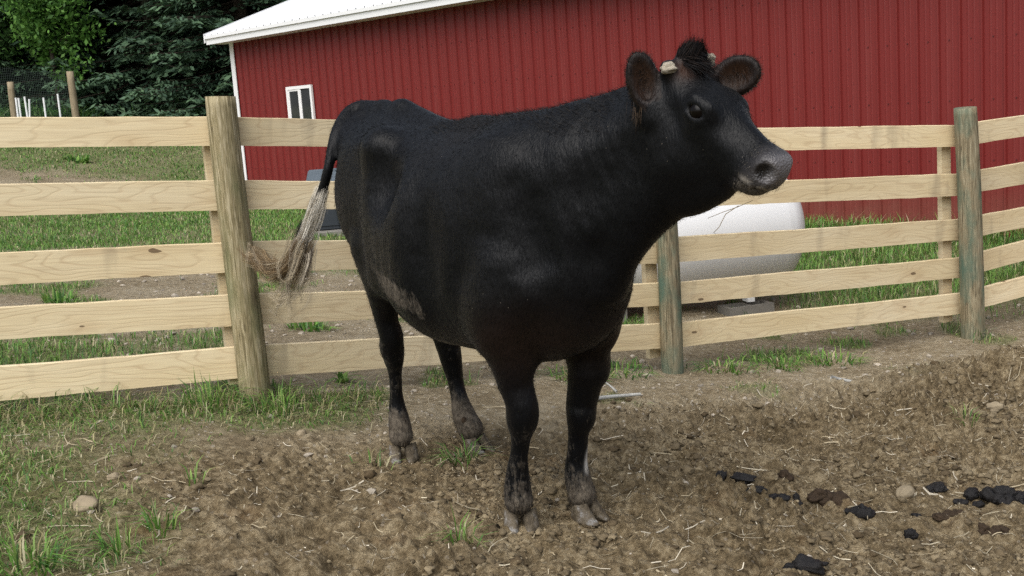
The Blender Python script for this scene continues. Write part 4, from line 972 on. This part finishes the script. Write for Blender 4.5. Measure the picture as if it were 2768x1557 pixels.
def mat_coat():
    t = NT('black_coat'); v = t.coord(); base = t.attr('tint'); mud = t.attr('mud', 'Fac')
    st = t.noise(t.mapping(v, (150, 150, 26), (0, 0, 0), (0, .35, 0)), 1.0, 3, .6, .3)
    cl = t.noise(t.mapping(v, (30, 30, 9)), 1.0, 4, .6, .5)
    patch = t.noise(v, 9, 5, .6)
    vein = t.noise(t.mapping(v, (70, 70, 22)), 1.0, 4, .65, 1.0)
    th = t.math('ADD', t.math('MULTIPLY', patch, .5), t.math('MULTIPLY', vein, .5))
    mm = t.math('MULTIPLY', t.math('SUBTRACT', t.math('ADD', th, t.math('MULTIPLY', mud, .52)), .70), 5.0, None, True)
    mc = t.ramp(t.noise(v, 40, 4), [(.3, (.055, .044, .032)), (.7, (.165, .14, .108))])
    c = t.mix(t.math('MULTIPLY', st, .55), base, t.mix(.5, base, (.0034, .0039, .005)))
    c = t.mix(t.math('MULTIPLY', mm, .88), c, mc)
    sp = t.vor(v, 30); spk = t.math('LESS_THAN', sp, .04)
    keep = t.math('GREATER_THAN', t.noise(v, 4, 1), .56)
    c = t.mix(t.math('MULTIPLY', t.math('MULTIPLY', spk, keep), .5), c, (.22, .19, .15))
    rg = t.math('ADD', .35, t.math('MULTIPLY', t.math('MAXIMUM', mm, t.math('MULTIPLY', cl, .35)), .45))
    t.set(Base_Color=c, Roughness=rg); wet = t.attr('wet', 'Fac'); t.inp(t.b, 'Specular IOR Level', t.math('ADD', .19, t.math('MULTIPLY', wet, .36)))
    t.inp(t.b, 'Sheen Weight', .03); t.inp(t.b, 'Sheen Roughness', .4)
    peb = t.math('MULTIPLY', t.math('MULTIPLY', t.vor(v, 150), wet), .45)
    h = t.math('ADD', peb, t.math('MULTIPLY', st, .5))
    h = t.math('ADD', h, t.math('ADD', t.math('MULTIPLY', cl, .55), t.math('MULTIPLY', mm, .8)))
    t.bump(h, .55, .012); return t.m
M['coat'] = mat_coat(); body_me.materials.append(M['coat'])
body = link(bpy.data.objects.new('body', body_me), cow)

# --- eyes
def sphere(r, seg=24, rings=14):
    V = []; F = []
    for i in range(rings + 1):
        a = math.pi * i / rings
        for k in range(seg): b = 2 * math.pi * k / seg; V.append((r*math.sin(a)*math.cos(b), r*math.sin(a)*math.sin(b), r*math.cos(a)))
    for i in range(rings):
        for k in range(seg): k2 = (k+1) % seg; F.append((i*seg+k, (i+1)*seg+k, (i+1)*seg+k2, i*seg+k2))
    return V, F
t = NT('dark_wet_eye'); t.set(Base_Color=(.0035, .0025, .002), Roughness=.16); t.inp(t.b, 'Specular IOR Level', .16); M['eye'] = t.m
for s in (-1, 1):
    V, F = sphere(.031); o = add('eye', V, F, M['eye'], cow, True); o.location = Hd((.190, s * (.0945 if s < 0 else .068), -.067))
# --- horn stubs
M['horn'] = plain('pale_horn', (.36, .32, .25), .75, .25, noise=.45, scale=70, bump=.8)
def lump(rad, seed, seg=20, rings=12, amp=.18, sc=(1, 1, 1), waves=7):
    V, F = sphere(1.0, seg, rings); V = np.array(V); rs = np.random.default_rng(seed); d = np.ones(len(V))
    for q in range(waves):
        k = rs.normal(0, 1.6 + q * .6, 3); d += amp * rs.normal() / (1 + q * .45) * np.sin(V @ k + rs.random() * 6.28)
    V = V * d[:, None] * rad * np.array(sc); return [tuple(v) for v in V], F
V, F = lump(.022, 4, 30, 18, amp=.2, sc=(1.0, 1.1, .7), waves=14); o = add('horn_stub', V, F, M['horn'], cow, True); o.location = Hd((.012, -.098, -.012))
V, F = lump(.020, 9, 30, 18, amp=.2, sc=(1.0, 1.0, 1.0), waves=14); o = add('horn_stub', V, F, M['horn'], cow, True); o.location = Hd((-.005, .112, -.006))
# --- hooves: two claws each, plus dew claws
def mat_hoof():
    t = NT('muddy_hoof'); v = t.coord(); n = t.noise(v, 16, 5); n2 = t.noise(t.mapping(v, (20, 20, 90)), 1.0, 3)
    c = t.ramp(t.noise(v, 24, 6, .65), [(.38, (.046, .038, .025)), (.50, (.095, .079, .054)), (.58, (.12, .105, .083)), (.65, (.24, .235, .225))])
    c = t.mix(t.math('MULTIPLY', n2, .35), c, (.12, .085, .05))
    t.set(Base_Color=c, Roughness=.7); t.inp(t.b, 'Specular IOR Level', .3); t.bump(t.math('ADD', t.noise(v, 60, 5), t.math('MULTIPLY', n2, .4)), .9, .012); return t.m
M['hoof'] = mat_hoof()
def claw(side, Lb=.132, Wb=.064, Ht=.070):
    """side +1 left claw, -1 right claw; toe towards +x, inner wall flat"""
    n = 22; rows = 9; V = []; F = []
    for i in range(rows + 1):
        q = i / rows; z = Ht * q
        x_toe = Lb * .62 - .066 * q - .004 * math.sin(q * 3.1); x_heel = -Lb * .40 + .012 * q; w = Wb * (1 - .10 * q + .03 * math.sin(q * 3.14))
        if i == 0: x_toe -= .005; w *= .97
        zt = Ht * (1 - .30)  # heel is lower
        for k in range(n):
            a = 2 * math.pi * k / n; cx = (x_toe + x_heel) / 2; hx = (x_toe - x_heel) / 2
            ca, sa = math.cos(a), math.sin(a); x = cx + hx * (abs(ca) ** .85) * (1 if ca > 0 else -1); yy = w / 2 * (abs(sa) ** .8) * (1 if sa > 0 else -1)
            yy = yy * (1 - .28 * max(ca, 0) ** 2) + side * (-.010) * max(ca, 0) ** 2
            if yy * side < 0: yy *= .72
            zz = z * (1 - .42 * sst(.2, -1.0, ca) * 1.0)
            V.append((x, yy + side * Wb * .47, float(zz)))
    for i in range(rows):
        for k in range(n): k2 = (k + 1) % n; F.append((i*n+k, i*n+k2, (i+1)*n+k2, (i+1)*n+k))
    F.append(tuple(range(n))[::-1]); F.append(tuple(rows * n + k for k in range(n)))
    return V, F
FEET = {'FR': (-.040, -.127, .0, -33, 1.0, 10), 'FL': (.015, .139, -.028, 10, 1.0, 14), 'HR': (-.893, -.092, .066, -28, .98, 9), 'HL': (-.855, .255, .026, 12, .98, 14)}
for nm, (fx, fy, fz, yaw, sc, spl) in FEET.items():
    for side in (-1, 1):
        V, F = claw(side); o = add('hoof_claw', V, F, M['hoof'], cow, True)
        o.location = (fx, fy, fz - .014); o.rotation_euler = (0, 0, math.radians(yaw + side * spl * .4)); o.scale = (sc, sc, sc)
        V, F = lump(.013, 3 + side, 12, 8, .1, (1, .9, 1.2)); o = add('dew_claw', V, F, M['dung_dry'], cow, True)
        c, s_ = math.cos(math.radians(yaw)), math.sin(math.radians(yaw)); lx, ly = -.046, side * .022
        o.location = (fx + lx * c - ly * s_, fy + lx * s_ + ly * c, fz + .125)

# --- hair: ribbons along guide curves
def ribbons(name, G, w, col, parent, label=None, m='hair'):
    """G (n,m,3) strand points, w root widths (n,), col (n,3) or (n,m,3)"""
    mat_ = m; n, m, _ = G.shape; Tn = np.gradient(G, axis=1); Tn /= np.linalg.norm(Tn, axis=2, keepdims=True) + 1e-9
    rv = rng.normal(0, 1, (n, 1, 3)); S = np.cross(Tn, rv); S /= np.linalg.norm(S, axis=2, keepdims=True) + 1e-9
    taper = np.linspace(1, .25, m)[None, :, None]; S = S * (w[:, None, None] * .5) * taper
    V = np.stack([G - S, G + S], 2).reshape(-1, 3); b = (np.arange(n)[:, None] * m + np.arange(m - 1)[None]).ravel() * 2
    me = mesh_np(name, V, np.stack([b, b + 1, b + 3, b + 2], 1), True)
    if col.ndim == 2: col = np.repeat(col[:, None], m, 1)
    attr_color(me, 'tint', np.repeat(col[:, :, None, :], 2, 2).reshape(-1, 3)); me.materials.append(M[mat_])
    o = link(bpy.data.objects.new(name, me), parent)
    if label: o['label'] = label
    return o
def resample(P, m):
    P = np.array(P, float); t = np.linspace(0, len(P) - 1, m); i = np.clip(t.astype(int), 0, len(P) - 2); f_ = (t - i)[:, None]
    e = np.vstack([2 * P[0] - P[1], P, 2 * P[-1] - P[-2]]); p0, p1, p2, p3 = e[i], e[i + 1], e[i + 2], e[i + 3]
    return .5 * (2*p1 + (p2-p0)*f_ + (2*p0-5*p1+4*p2-p3)*f_**2 + (3*p1-p0-3*p2+p3)*f_**3)
def lock(P, n, m, r0, r1, wav=.012, spread=1.0):
    c = resample(P, m); t = np.linspace(0, 1, m)
    off = rng.normal(0, 1, (n, 1, 3)) * (r0 + (r1 - r0) * np.sin(np.pi * np.clip(t * .9 + .08, 0, 1))[None, :, None] ** .8)
    ph = rng.random((n, 1)) * 6.28; fq = 4 + 5 * rng.random((n, 1)); am = wav * (.3 + rng.random((n, 1)))
    wv = np.stack([np.sin(fq * t + ph), np.sin(fq * 1.3 * t + ph * 1.7), np.sin(fq * .8 * t + ph * 2.3)], 2) * (am * t)[..., None]
    G = c[None] + off + wv
    cut = .65 + .35 * rng.random((n, 1)); tt = cut * t[None]
    k = np.clip((tt * (m - 1)).astype(int), 0, m - 2); fr = tt * (m - 1) - k; r_ = np.arange(n)[:, None]
    return G[r_, k] * (1 - fr[..., None]) + G[r_, k + 1] * fr[..., None]
sets = []; cols = []
def put(P, n, r0, r1, pal, wav=.012, w=.0013, per=14):
    """many thin tangled locks, each of hairs held close together"""
    m = 16; t = np.linspace(0, 1, m); c = resample(P, m)
    for q in range(max(3, n // per)):
        off = rng.normal(0, 1, 3) * (r0 + (r1 - r0) * np.sin(np.pi * np.clip(t * .9 + .08, 0, 1))[:, None] ** .8)
        ph = rng.random(6) * 6.28; fq = 5 + 9 * rng.random(3); env = (t ** .8)[:, None]
        wv = np.stack([np.sin(fq[k] * t + ph[k]) + .5 * np.sin(2.3 * fq[k] * t + ph[k + 3]) for k in range(3)], 1) * wav * env * (.4 + .8 * rng.random())
        cc = c + off + wv; end = .72 + .28 * rng.random(); cc = resample(cc[:max(4, int(m * end))], m)
        rr = (.0050 * (1 - .55 * t) + .0016)[None, :, None]
        G = cc[None] + rng.normal(0, 1, (per, 1, 3)) * rr + rng.normal(0, .0012, (per, m, 3)) * env[None]
        base = np.array(pal)[rng.integers(0, len(pal))] * (.75 + .5 * rng.random())
        lk = base * (.7 + .6 * rng.random((per, 1)))
        G14 = G[:, np.linspace(0, m - 1, 14).astype(int)]; sets.append((G14, np.full(per, w))); cols.append(lk)
WH = [(.68, .65, .58), (.70, .67, .6), (.58, .54, .46)]; CR = [(.42, .36, .26), (.5, .44, .33), (.34, .27, .17)]; BR = [(.20, .14, .075), (.27, .195, .11), (.11, .07, .035), (.33, .25, .15)]; GY = [(.36, .32, .26), (.26, .22, .17), (.46, .41, .33), (.14, .12, .10)]; BK = [(.012, .012, .013), (.02, .018, .018)]
put([(-1.150,-.215,1.19), (-1.178,-.235,1.12), (-1.205,-.258,1.05), (-1.235,-.283,.97)], 800, .009, .012, WH, .005)
put([(-1.168,-.232,1.14), (-1.20,-.252,1.06), (-1.235,-.283,.97), (-1.285,-.30,.895)], 700, .011, .015, WH + WH + CR, .008)
put([(-1.232,-.268,1.045), (-1.262,-.283,.995), (-1.30,-.29,.95)], 420, .005, .009, BK, .003)
put([(-1.235,-.283,.98), (-1.28,-.30,.90), (-1.35,-.31,.845), (-1.50,-.31,.825), (-1.60,-.315,.865), (-1.68,-.32,.875), (-1.75,-.33,.94)], 900, .010, .020, BR + CR[:1], .03)
put([(-1.26,-.29,.94), (-1.33,-.305,.87), (-1.47,-.31,.835), (-1.58,-.31,.87), (-1.66,-.32,.91)], 420, .010, .016, BR, .03)
put([(-1.235,-.283,.98), (-1.27,-.295,.90), (-1.31,-.30,.83), (-1.34,-.31,.76), (-1.41,-.315,.70), (-1.44,-.32,.65)], 360, .014, .022, GY + CR, .03)
put([(-1.24,-.285,.96), (-1.30,-.30,.86), (-1.38,-.305,.79), (-1.50,-.31,.74), (-1.60,-.315,.72)], 240, .014, .030, GY + CR, .035)
put([(-1.22,-.275,1.0), (-1.255,-.288,.92), (-1.275,-.298,.84), (-1.29,-.30,.77)], 260, .014, .020, CR + GY, .02)
ribbons('tail_switch', np.concatenate([s[0] for s in sets]), np.concatenate([s[1] for s in sets]), np.concatenate(cols), cow, 'white to dusty tan tail switch swept towards the post')
# poll tuft
q_ = rng.normal(0, 1, (2600, 3)); q_[:, 2] = np.abs(q_[:, 2]) - .25; q_ /= np.linalg.norm(q_, axis=1, keepdims=True)
root = np.array([Hd(p) for p in np.array((.008, 0, .008)) + q_ * np.array((.043, .066, .038))])
n = len(root); t = np.linspace(0, 1, 8)[None, :, None]
upv = HRm @ np.array((-.35, 0, 1.0)); sidev = HRm @ np.array((0, 1.0, 0)); fwdv = HRm @ np.array((1.0, 0, 0)); rl = head_local(root)
top = (rng.random((n, 1)) < .9) & (rl[:, :1] < .045)
dirn = np.where(top, upv[None] * 1.0 - sidev[None] * (rl[:, 1:2] * 10) - fwdv[None] * ((rl[:, :1] - .01) * 6) , fwdv[None] * .8 + upv[None] * .35 - sidev[None] * rl[:, 1:2] * 3) + rng.normal(0, .12, (n, 3))
L_ = np.where(top, .020 + .028 * rng.random((n, 1)), .05 + .03 * rng.random((n, 1)))[:, :, None]
G = root[:, None] + dirn[:, None] * L_ * t - np.array((0, 0, 1.0)) * (t ** 2) * L_ * .25 + rng.normal(0, .006, (n, 1, 3)) * t
ribbons('poll_tuft', G, np.full(n, .0018), np.array([(.005, .005, .006), (.008, .007, .007), (.015, .010, .008)])[rng.integers(0, 3, n)], cow, m='fur')
# ear fringes
for (b, tp, w, nn, wd) in EARS:
    b, tp, w, nn = map(np.array, (b, tp, w, nn)); a = tp - b; ln = np.linalg.norm(a); a = a / ln; c = (b + tp) / 2; k = 620
    th = rng.random(k) * 6.283; p = c + np.outer(np.cos(th) * ln / 2 * .97, a) + np.outer(np.sin(th) * wd / 2 * .97, w) + np.outer(.006 * rng.normal(0, 1, k), nn)
    d = np.outer(np.cos(th) * 1.2, a) + np.outer(np.sin(th), w) + rng.normal(0, .45, (k, 3)); d /= np.linalg.norm(d, axis=1, keepdims=True)
    G = p[:, None] + d[:, None] * (.005 + .008 * rng.random((k, 1, 1))) * np.linspace(0, 1, 4)[None, :, None]
    ribbons('ear_fringe', G, np.full(k, .0011), np.array([(.012, .008, .006), (.05, .03, .018), (.008, .007, .007)])[rng.integers(0, 3, k)], cow)
    k = 420; q = rng.random(k) - .5; s_ = rng.random(k); p = c + np.outer((s_ - .62) * ln * .9, a) + np.outer(q * wd * .7, w) - nn * .004
    d = a * .5 + nn * .35 + np.outer(-np.sign(q) * .9, w) + rng.normal(0, .3, (k, 3)); G = p[:, None] + d[:, None] * (.02 + .018 * rng.random((k, 1, 1))) * np.linspace(0, 1, 5)[None, :, None]
    ribbons('ear_hair', G, np.full(k, .0014), np.array([(.015, .008, .004), (.045, .022, .010), (.006, .006, .006)])[rng.integers(0, 3, k)], cow)
# tan lobe of hair at the near ear's foot
b = np.array(EARS[0][0]); k = 240; p = b + rng.normal(0, .012, (k, 3)) + np.array((-.01, -.02, .02)); d = np.array((-.05, -.12, -1.0)) + rng.normal(0, .16, (k, 3))
G = p[:, None] + d[:, None] * (.035 + .03 * rng.random((k, 1, 1))) * np.linspace(0, 1, 5)[None, :, None]
ribbons('ear_lobe_hair', G, np.full(k, .0018), np.array([(.07, .045, .026), (.04, .025, .014), (.015, .01, .008)])[rng.integers(0, 3, k)], cow)
# short coat standing proud along back, chest and lower legs
def coat_hair(name, sel, k, ln, dirv, lift, col, w=.0012, pts=4):
    idx = np.flatnonzero(sel); idx = idx[rng.integers(0, len(idx), k)]; p = CV[idx] + rng.normal(0, .003, (k, 3)); nr = CN[idx]
    d = np.array(dirv) - nr * (nr @ np.array(dirv))[:, None]; d /= np.linalg.norm(d, axis=1, keepdims=True) + 1e-6
    d = d + nr * lift + rng.normal(0, .12 if lift < .1 else .22, (k, 3)); G = p[:, None] + d[:, None] * (ln * (.6 + .7 * rng.random((k, 1, 1)))) * np.linspace(0, 1, pts)[None, :, None]
    c = np.array(col); ribbons(name, G, np.full(k, w), c[rng.integers(0, len(c), k)] * (.7 + .6 * rng.random((k, 1))), cow, m='fur' if c.max() < .03 else 'hair')
coat_hair('back_hair', (Z > 1.37) & (X < .45) & (X > -.5) & (np.abs(Y) < .12), 5000, .016, (-.6, 0, .1), .5, [(.006, .006, .006), (.010, .008, .007)])
coat_hair('body_hair', (Z > .5) & (X < .62) & (Y < .16) & (X > -1.3), 70000, .010, (-.45, 0, -.9), .045, [(.0012, .0015, .0022), (.0020, .0025, .0036), (.0032, .0039, .0054)], .0009, 2)
coat_hair('head_hair', on_head & (hl[:, 0] < .42), 12000, .007, (-.5, 0, -.8), .06, [(.0012, .0014, .0020), (.003, .0032, .004), (.005, .005, .0055)], .0008, 2)
coat_hair('pastern_hair', (Z - gl < .04 + .13 * rng.random(len(Z)) ** 1.5) & (Z < .28), 5000, .010, (.15, 0, -1.0), .30, [(.07, .052, .034), (.13, .105, .072), (.012, .011, .010), (.035, .027, .019)], .0013)
coat_hair('chin_hair', on_head & (hl[:, 0] > .40) & (hl[:, 2] < -.15), 360, .009, (.2, 0, -1.0), .5, [(.20, .17, .13), (.06, .05, .04), (.02, .018, .016)], .0009)
coat_hair('muzzle_hair', on_head & (hl[:, 0] > .395) & (hl[:, 0] < .455), 1300, .005, (-.3, 0, -.6), .3, [(.16, .14, .115), (.05, .045, .04), (.012, .011, .01)], .0009)

# ------------------------------------------------------------------ loose things on the ground
def ico(sub):
    bm = bmesh.new(); bmesh.ops.create_icosphere(bm, subdivisions=sub, radius=1.0); V = np.array([v.co[:] for v in bm.verts]); F = np.array([[v.index for v in f.verts] for f in bm.faces]); bm.free(); return V, F
def scatter_lumps(name, x, y, size, col, sub, label, cat, m, sink=.35, flat=.7):
    B, F = ico(sub); n = len(x); k = len(B); V = np.repeat(B[None], n, 0)
    d = 1 + .28 * rng.standard_normal((n, k)) * (.95 if sub > 1 else .8)
    V = V * d[..., None] * (size[:, None, None] * (.75 + .5 * rng.random((n, 1, 3)))) * np.array((1, 1, flat))
    a = rng.random(n) * 6.283; c, s = np.cos(a)[:, None], np.sin(a)[:, None]; X_ = V[..., 0] * c - V[..., 1] * s; Y_ = V[..., 0] * s + V[..., 1] * c
    V = np.stack([X_ + x[:, None], Y_ + y[:, None], V[..., 2] + (HG(x, y) + size * flat * (1 - sink) - size * flat * .45)[:, None]], 2)
    me = mesh_np(name, V.reshape(-1, 3), (F[None] + (np.arange(n) * k)[:, None, None]).reshape(-1, 3), sub > 1)
    attr_color(me, 'tint', np.repeat(col[:, None], k, 1).reshape(-1, 3)); return stuff(name, me, m, label, cat)
def mudcol(n): 
    a = rng.random((n, 1)); return (np.array((.095, .068, .037)) * (1 - a) + np.array((.285, .228, .142)) * a) * (.8 + .4 * rng.random((n, 1)))
N = 85000; x = -2.4 + 6.2 * rng.random(N); y = 3.1 + 4.4 * rng.random(N); ch, g = masks(x, y); dns = fbm(x, y, .6, 111)
k = rng.random(N) < ch * (.10 + 1.0 * sst(.47, .66, dns)) * (1 - .75 * g) * (.35 + .65 * sst(-1.2, 0, x)); 
for hx, hy in HOOF.values(): k &= (x - hx) ** 2 + (y - hy) ** 2 > .075 ** 2
x, y = x[k], y[k]; sz = .0024 + .006 * rng.random(len(x)) ** 2 + .014 * rng.random(len(x)) ** 9 + .010 * (rng.random(len(x)) < .012); sz *= (1 + .25 * sst(1.6, 2.4, x) * sst(5.2, 5.8, y))
big_ = sz > .0085
scatter_lumps('soil_lumps', x[big_], y[big_], sz[big_] * 1.15, mudcol(int(big_.sum())) * .85, 2, 'larger soft lumps of trodden soil in the paddock', 'soil', M['clod'], .62, .6)
x, y, sz = x[~big_], y[~big_], sz[~big_]
scatter_lumps('soil_clods', x, y, sz, mudcol(len(x)), 1, 'loose brown clods of trampled soil all over the paddock', 'soil', M['clod'])
N = 2600; x = -3.4 + 8.0 * rng.random(N); y = 3.2 + 8 * rng.random(N); ch, g = masks(x, y); k = rng.random(N) < (1 - .72 * ch) * (1 - g * .8); x, y = x[k], y[k]
scatter_lumps('pebbles', x, y, .005 + .014 * rng.random(len(x)) ** 3 * np.where(y > 6.5, 1.5, 1), np.array((.42, .37, .30)) * (.6 + .6 * rng.random((len(x), 1))), 1, 'small pale pebbles strewn over the bare dirt', 'pebbles', M['clod'])
# straw bits
N = 11500; x = -2.3 + 5.8 * rng.random(N); y = 3.1 + 4.2 * rng.random(N); ch, g = masks(x, y); k = (fence_y(x) - y > .1) & (rng.random(N) < .35 + .5 * ch * fbm(x, y, .9, 121)); x, y = x[k], y[k]; n = len(x)
ln = .008 + .13 * rng.random(n) ** 4.5; a = rng.random(n) * 6.283; wd = .0013 + .0024 * rng.random(n); bend = rng.normal(0, .35, n); V = []
t = np.array([-.5, -.17, .17, .5]); P = np.zeros((n, 4, 3))
for j, q in enumerate(t):
    px = x + np.cos(a) * ln * q - np.sin(a) * ln * bend * (q * q); py = y + np.sin(a) * ln * q + np.cos(a) * ln * bend * (q * q)
    P[:, j] = np.c_[px, py, np.maximum(HG(px, py), HG(x, y)) + .004 + .018 * rng.random(n) * (q > .3) * (rng.random(n) < .4)]
S = np.stack([-np.sin(a), np.cos(a), .6 * rng.standard_normal(n)], 1)[:, None] * (wd / 2)[:, None, None]
V = np.stack([P - S, P + S], 2).reshape(-1, 3); b = (np.arange(n)[:, None] * 4 + np.arange(3)[None]).ravel() * 2
me = mesh_np('straw_bits', V, np.stack([b, b + 1, b + 3, b + 2], 1), False)
col = np.array([(.55, .49, .36), (.46, .39, .26), (.64, .58, .46), (.38, .33, .23)])[rng.integers(0, 4, n)] * (.65 + .5 * rng.random((n, 1)))
attr_color(me, 'tint', np.repeat(col[:, None], 8, 1).reshape(-1, 3)); stuff('straw_bits', me, M['straw'], 'dry straw and stem bits littering the trampled soil', 'straw')

def stone(x, y, r, sc, seed, label, rz=0, m='stone', name='stone', cat='stone', sink=.3):
    V, F = lump(r, seed, 34, 20, .10, sc, 14); o = add(name, V, F, M[m], None, True); o.location = (x, y, float(HG(x, y)) + r * sc[2] * (1 - 2 * sink)); o.rotation_euler = (0, 0, rz); tag(o, label, cat); return o
stone(-1.51, 3.89, .044, (1.15, .8, .72), 21, 'pale rounded rock lying in the grass at lower left', -.35)
stone(-1.53, 4.22, .020, (1.2, .9, .8), 22, 'small pale stone above the big rock')
stone(-.95, 4.9, .017, (1.1, 1, .9), 23, 'small pale stone below the tan post')
stone(1.54, 4.56, .034, (1.35, .9, .7), 25, 'crumbly tan stone left of the large dung heap', .8, sink=.45)
stone(2.32, 5.55, .03, (1.2, .9, .8), 26, 'pale stone lying on the spoil heap')
def stick(name, pts, rad, label, twig=None):
    P = [(x, y, float(HG(x, y)) + rad * .8 + dz) for x, y, dz in pts]; o0 = P[0]
    e = empty(name, o0); tag(e, label, 'stick', 'sticks in the paddock'); V, F = tube([np.array(p) - o0 for p in P], np.linspace(rad, rad * .7, len(P)), 8); add('stem', V, F, M['birch'], e, True)
    if twig: V, F = tube([np.array(p) for p in twig], np.linspace(rad * .6, rad * .3, len(twig)), 6); add('twig', V, F, M['birch'], e, True)
stick('birch_stick', [(.37, 5.93, .0), (.47, 5.97, .012), (.56, 6.02, .014), (.64, 6.03, .008)], .012, 'pale grey forked birch stick right of the front legs', [(.14, .06, .015), (.11, .10, .04), (.08, .13, .06)])
stick('birch_stick', [(1.47, 6.08, 0), (1.54, 6.07, .004), (1.61, 6.06, 0)], .011, 'short grey birch piece on bare soil')
stick('birch_stick', [(1.80, 6.58, 0), (1.86, 6.59, .004), (1.93, 6.57, 0)], .012, 'short grey birch piece nearer the right fence')
# dung
def dung(x, y, lumps, label, m='dung', group='dung on the ground'):
    e = empty('dung_pile', (x, y, float(HG(x, y)))); tag(e, label, 'dung', group)
    for i, (dx, dy, dz, r, sc, rz) in enumerate(lumps):
        V, F = lump(r, int(abs(x * 977) + abs(y * 331)) % 1000 + i, 26, 16, .19 if m == 'dung' else .24, sc, 16); o = add('dung_lump', V, F, M[m], e, True)
        o.location = (dx, dy, float(HG(x + dx, y + dy) - HG(x, y)) + r * sc[2] * .22 + dz * .7); o.rotation_euler = (0, 0, rz)
def heap(n, sx, sy, r, seed, tall=.0):
    rs = np.random.default_rng(seed); L_ = []
    for i in range(n):
        a, b = rs.normal(0, .5, 2); dz = tall * max(0, 1 - (a * a + b * b)) * rs.random()
        L_.append((a * sx, b * sy, dz, r * (.7 + .6 * rs.random()), (1.25, .95, .8), rs.random() * 6.28))
    return L_
dung(1.90, 4.53, heap(34, .16, .06, .024, 1, .05), 'large heap of black dung balls at the right edge')
dung(1.68, 4.64, heap(9, .055, .025, .021, 2, .015), 'small black dung cluster left of the large heap')
dung(.84, 4.50, [(-.05, .05, .02, .022, (1.2, 1, .9), .5), (-.02, .03, .012, .026, (1.5, .9, .8), -.6), (.03, .0, .006, .027, (1.6, .9, .7), -.5), (.0, -.06, 0, .02, (1.2, 1, .7), .3), (.05, -.07, 0, .02, (1.2, 1, .7), 0)], 'curved black dung string at the left end of the row')
dung(.97, 4.39, [(-.06, .02, .0, .022, (1.4, .9, .7), .1), (-.015, .015, .0, .022, (1.4, .9, .7), 0), (.03, .0, .0, .020, (1.3, .9, .7), .2), (.07, -.03, 0, .022, (1.2, 1.1, .8), 0), (.09, .03, .012, .020, (.9, 1.0, 1.2), 0)], 'black dung string in the middle of the row')
dung(1.21, 4.47, heap(14, .06, .03, .026, 5, .035), 'crumbly brown old dung lump beside the black string', 'dung_dry')
dung(1.29, 4.30, [(0, 0, 0, .036, (1.2, .9, .75), -.4), (-.05, .03, 0, .014, (1.2, .9, .8), 0)], 'single black dung ball right of the brown lump')
dung(1.06, 4.62, heap(3, .03, .02, .022, 6), 'small dark dung bit behind the brown lump', 'dung_dry')
dung(1.41, 4.13, [(0, 0, 0, .024, (1.1, .9, .9), 0)], 'lone black dung ball below the tan stones')
dung(1.50, 4.33, [(0, 0, 0, .020, (1.1, .9, .8), 0)], 'tiny black dung ball beside the tan stone')
dung(1.61, 4.31, heap(9, .04, .025, .017, 8, .012), 'dark brown crumbled dung below the large heap', 'dung_dry')
dung(1.75, 4.15, heap(14, .055, .03, .020, 9, .02), 'dark crumbled dung near the right edge', 'dung_dry')
dung(.91, 3.66, [(0, 0, 0, .044, (1.3, .85, .55), -.3), (-.045, .01, 0, .026, (1.2, .9, .6), 0), (.035, .02, .004, .022, (1.2, .9, .6), .4)], 'smooth black dung pat at the bottom of the picture')
dung(.93, 3.99, [(0, 0, 0, .026, (1.5, .8, .5), .2)], 'flat dark dung piece above the bottom pat', 'dung_dry')
# bent dry hay stems caught on the boards under the cow's chin
hs = empty('hay_stem', (1.48, 7.10, 1.0)); tag(hs, 'bent dry hay stems caught on the fence below the muzzle', 'hay'); hO = np.array((1.48, 7.10, 1.0))
M['stem'] = plain('dry_stem', (.20, .16, .10), .8, .2)
HAY = [[(1.495, 7.10, .798), (1.394, 7.06, .769), (1.294, 7.015, .748), (1.196, 6.97, .723)], [(1.40, 7.06, .776), (1.31, 7.01, .735), (1.266, 7.0, .661), (1.228, 6.985, .63), (1.245, 6.99, .622)]]
for pts in HAY:
    V, F = tube([np.array(p) - hO for p in pts], np.linspace(.0028, .0016, len(pts)), 5); add('stalk', V, F, M['stem'], hs, True)
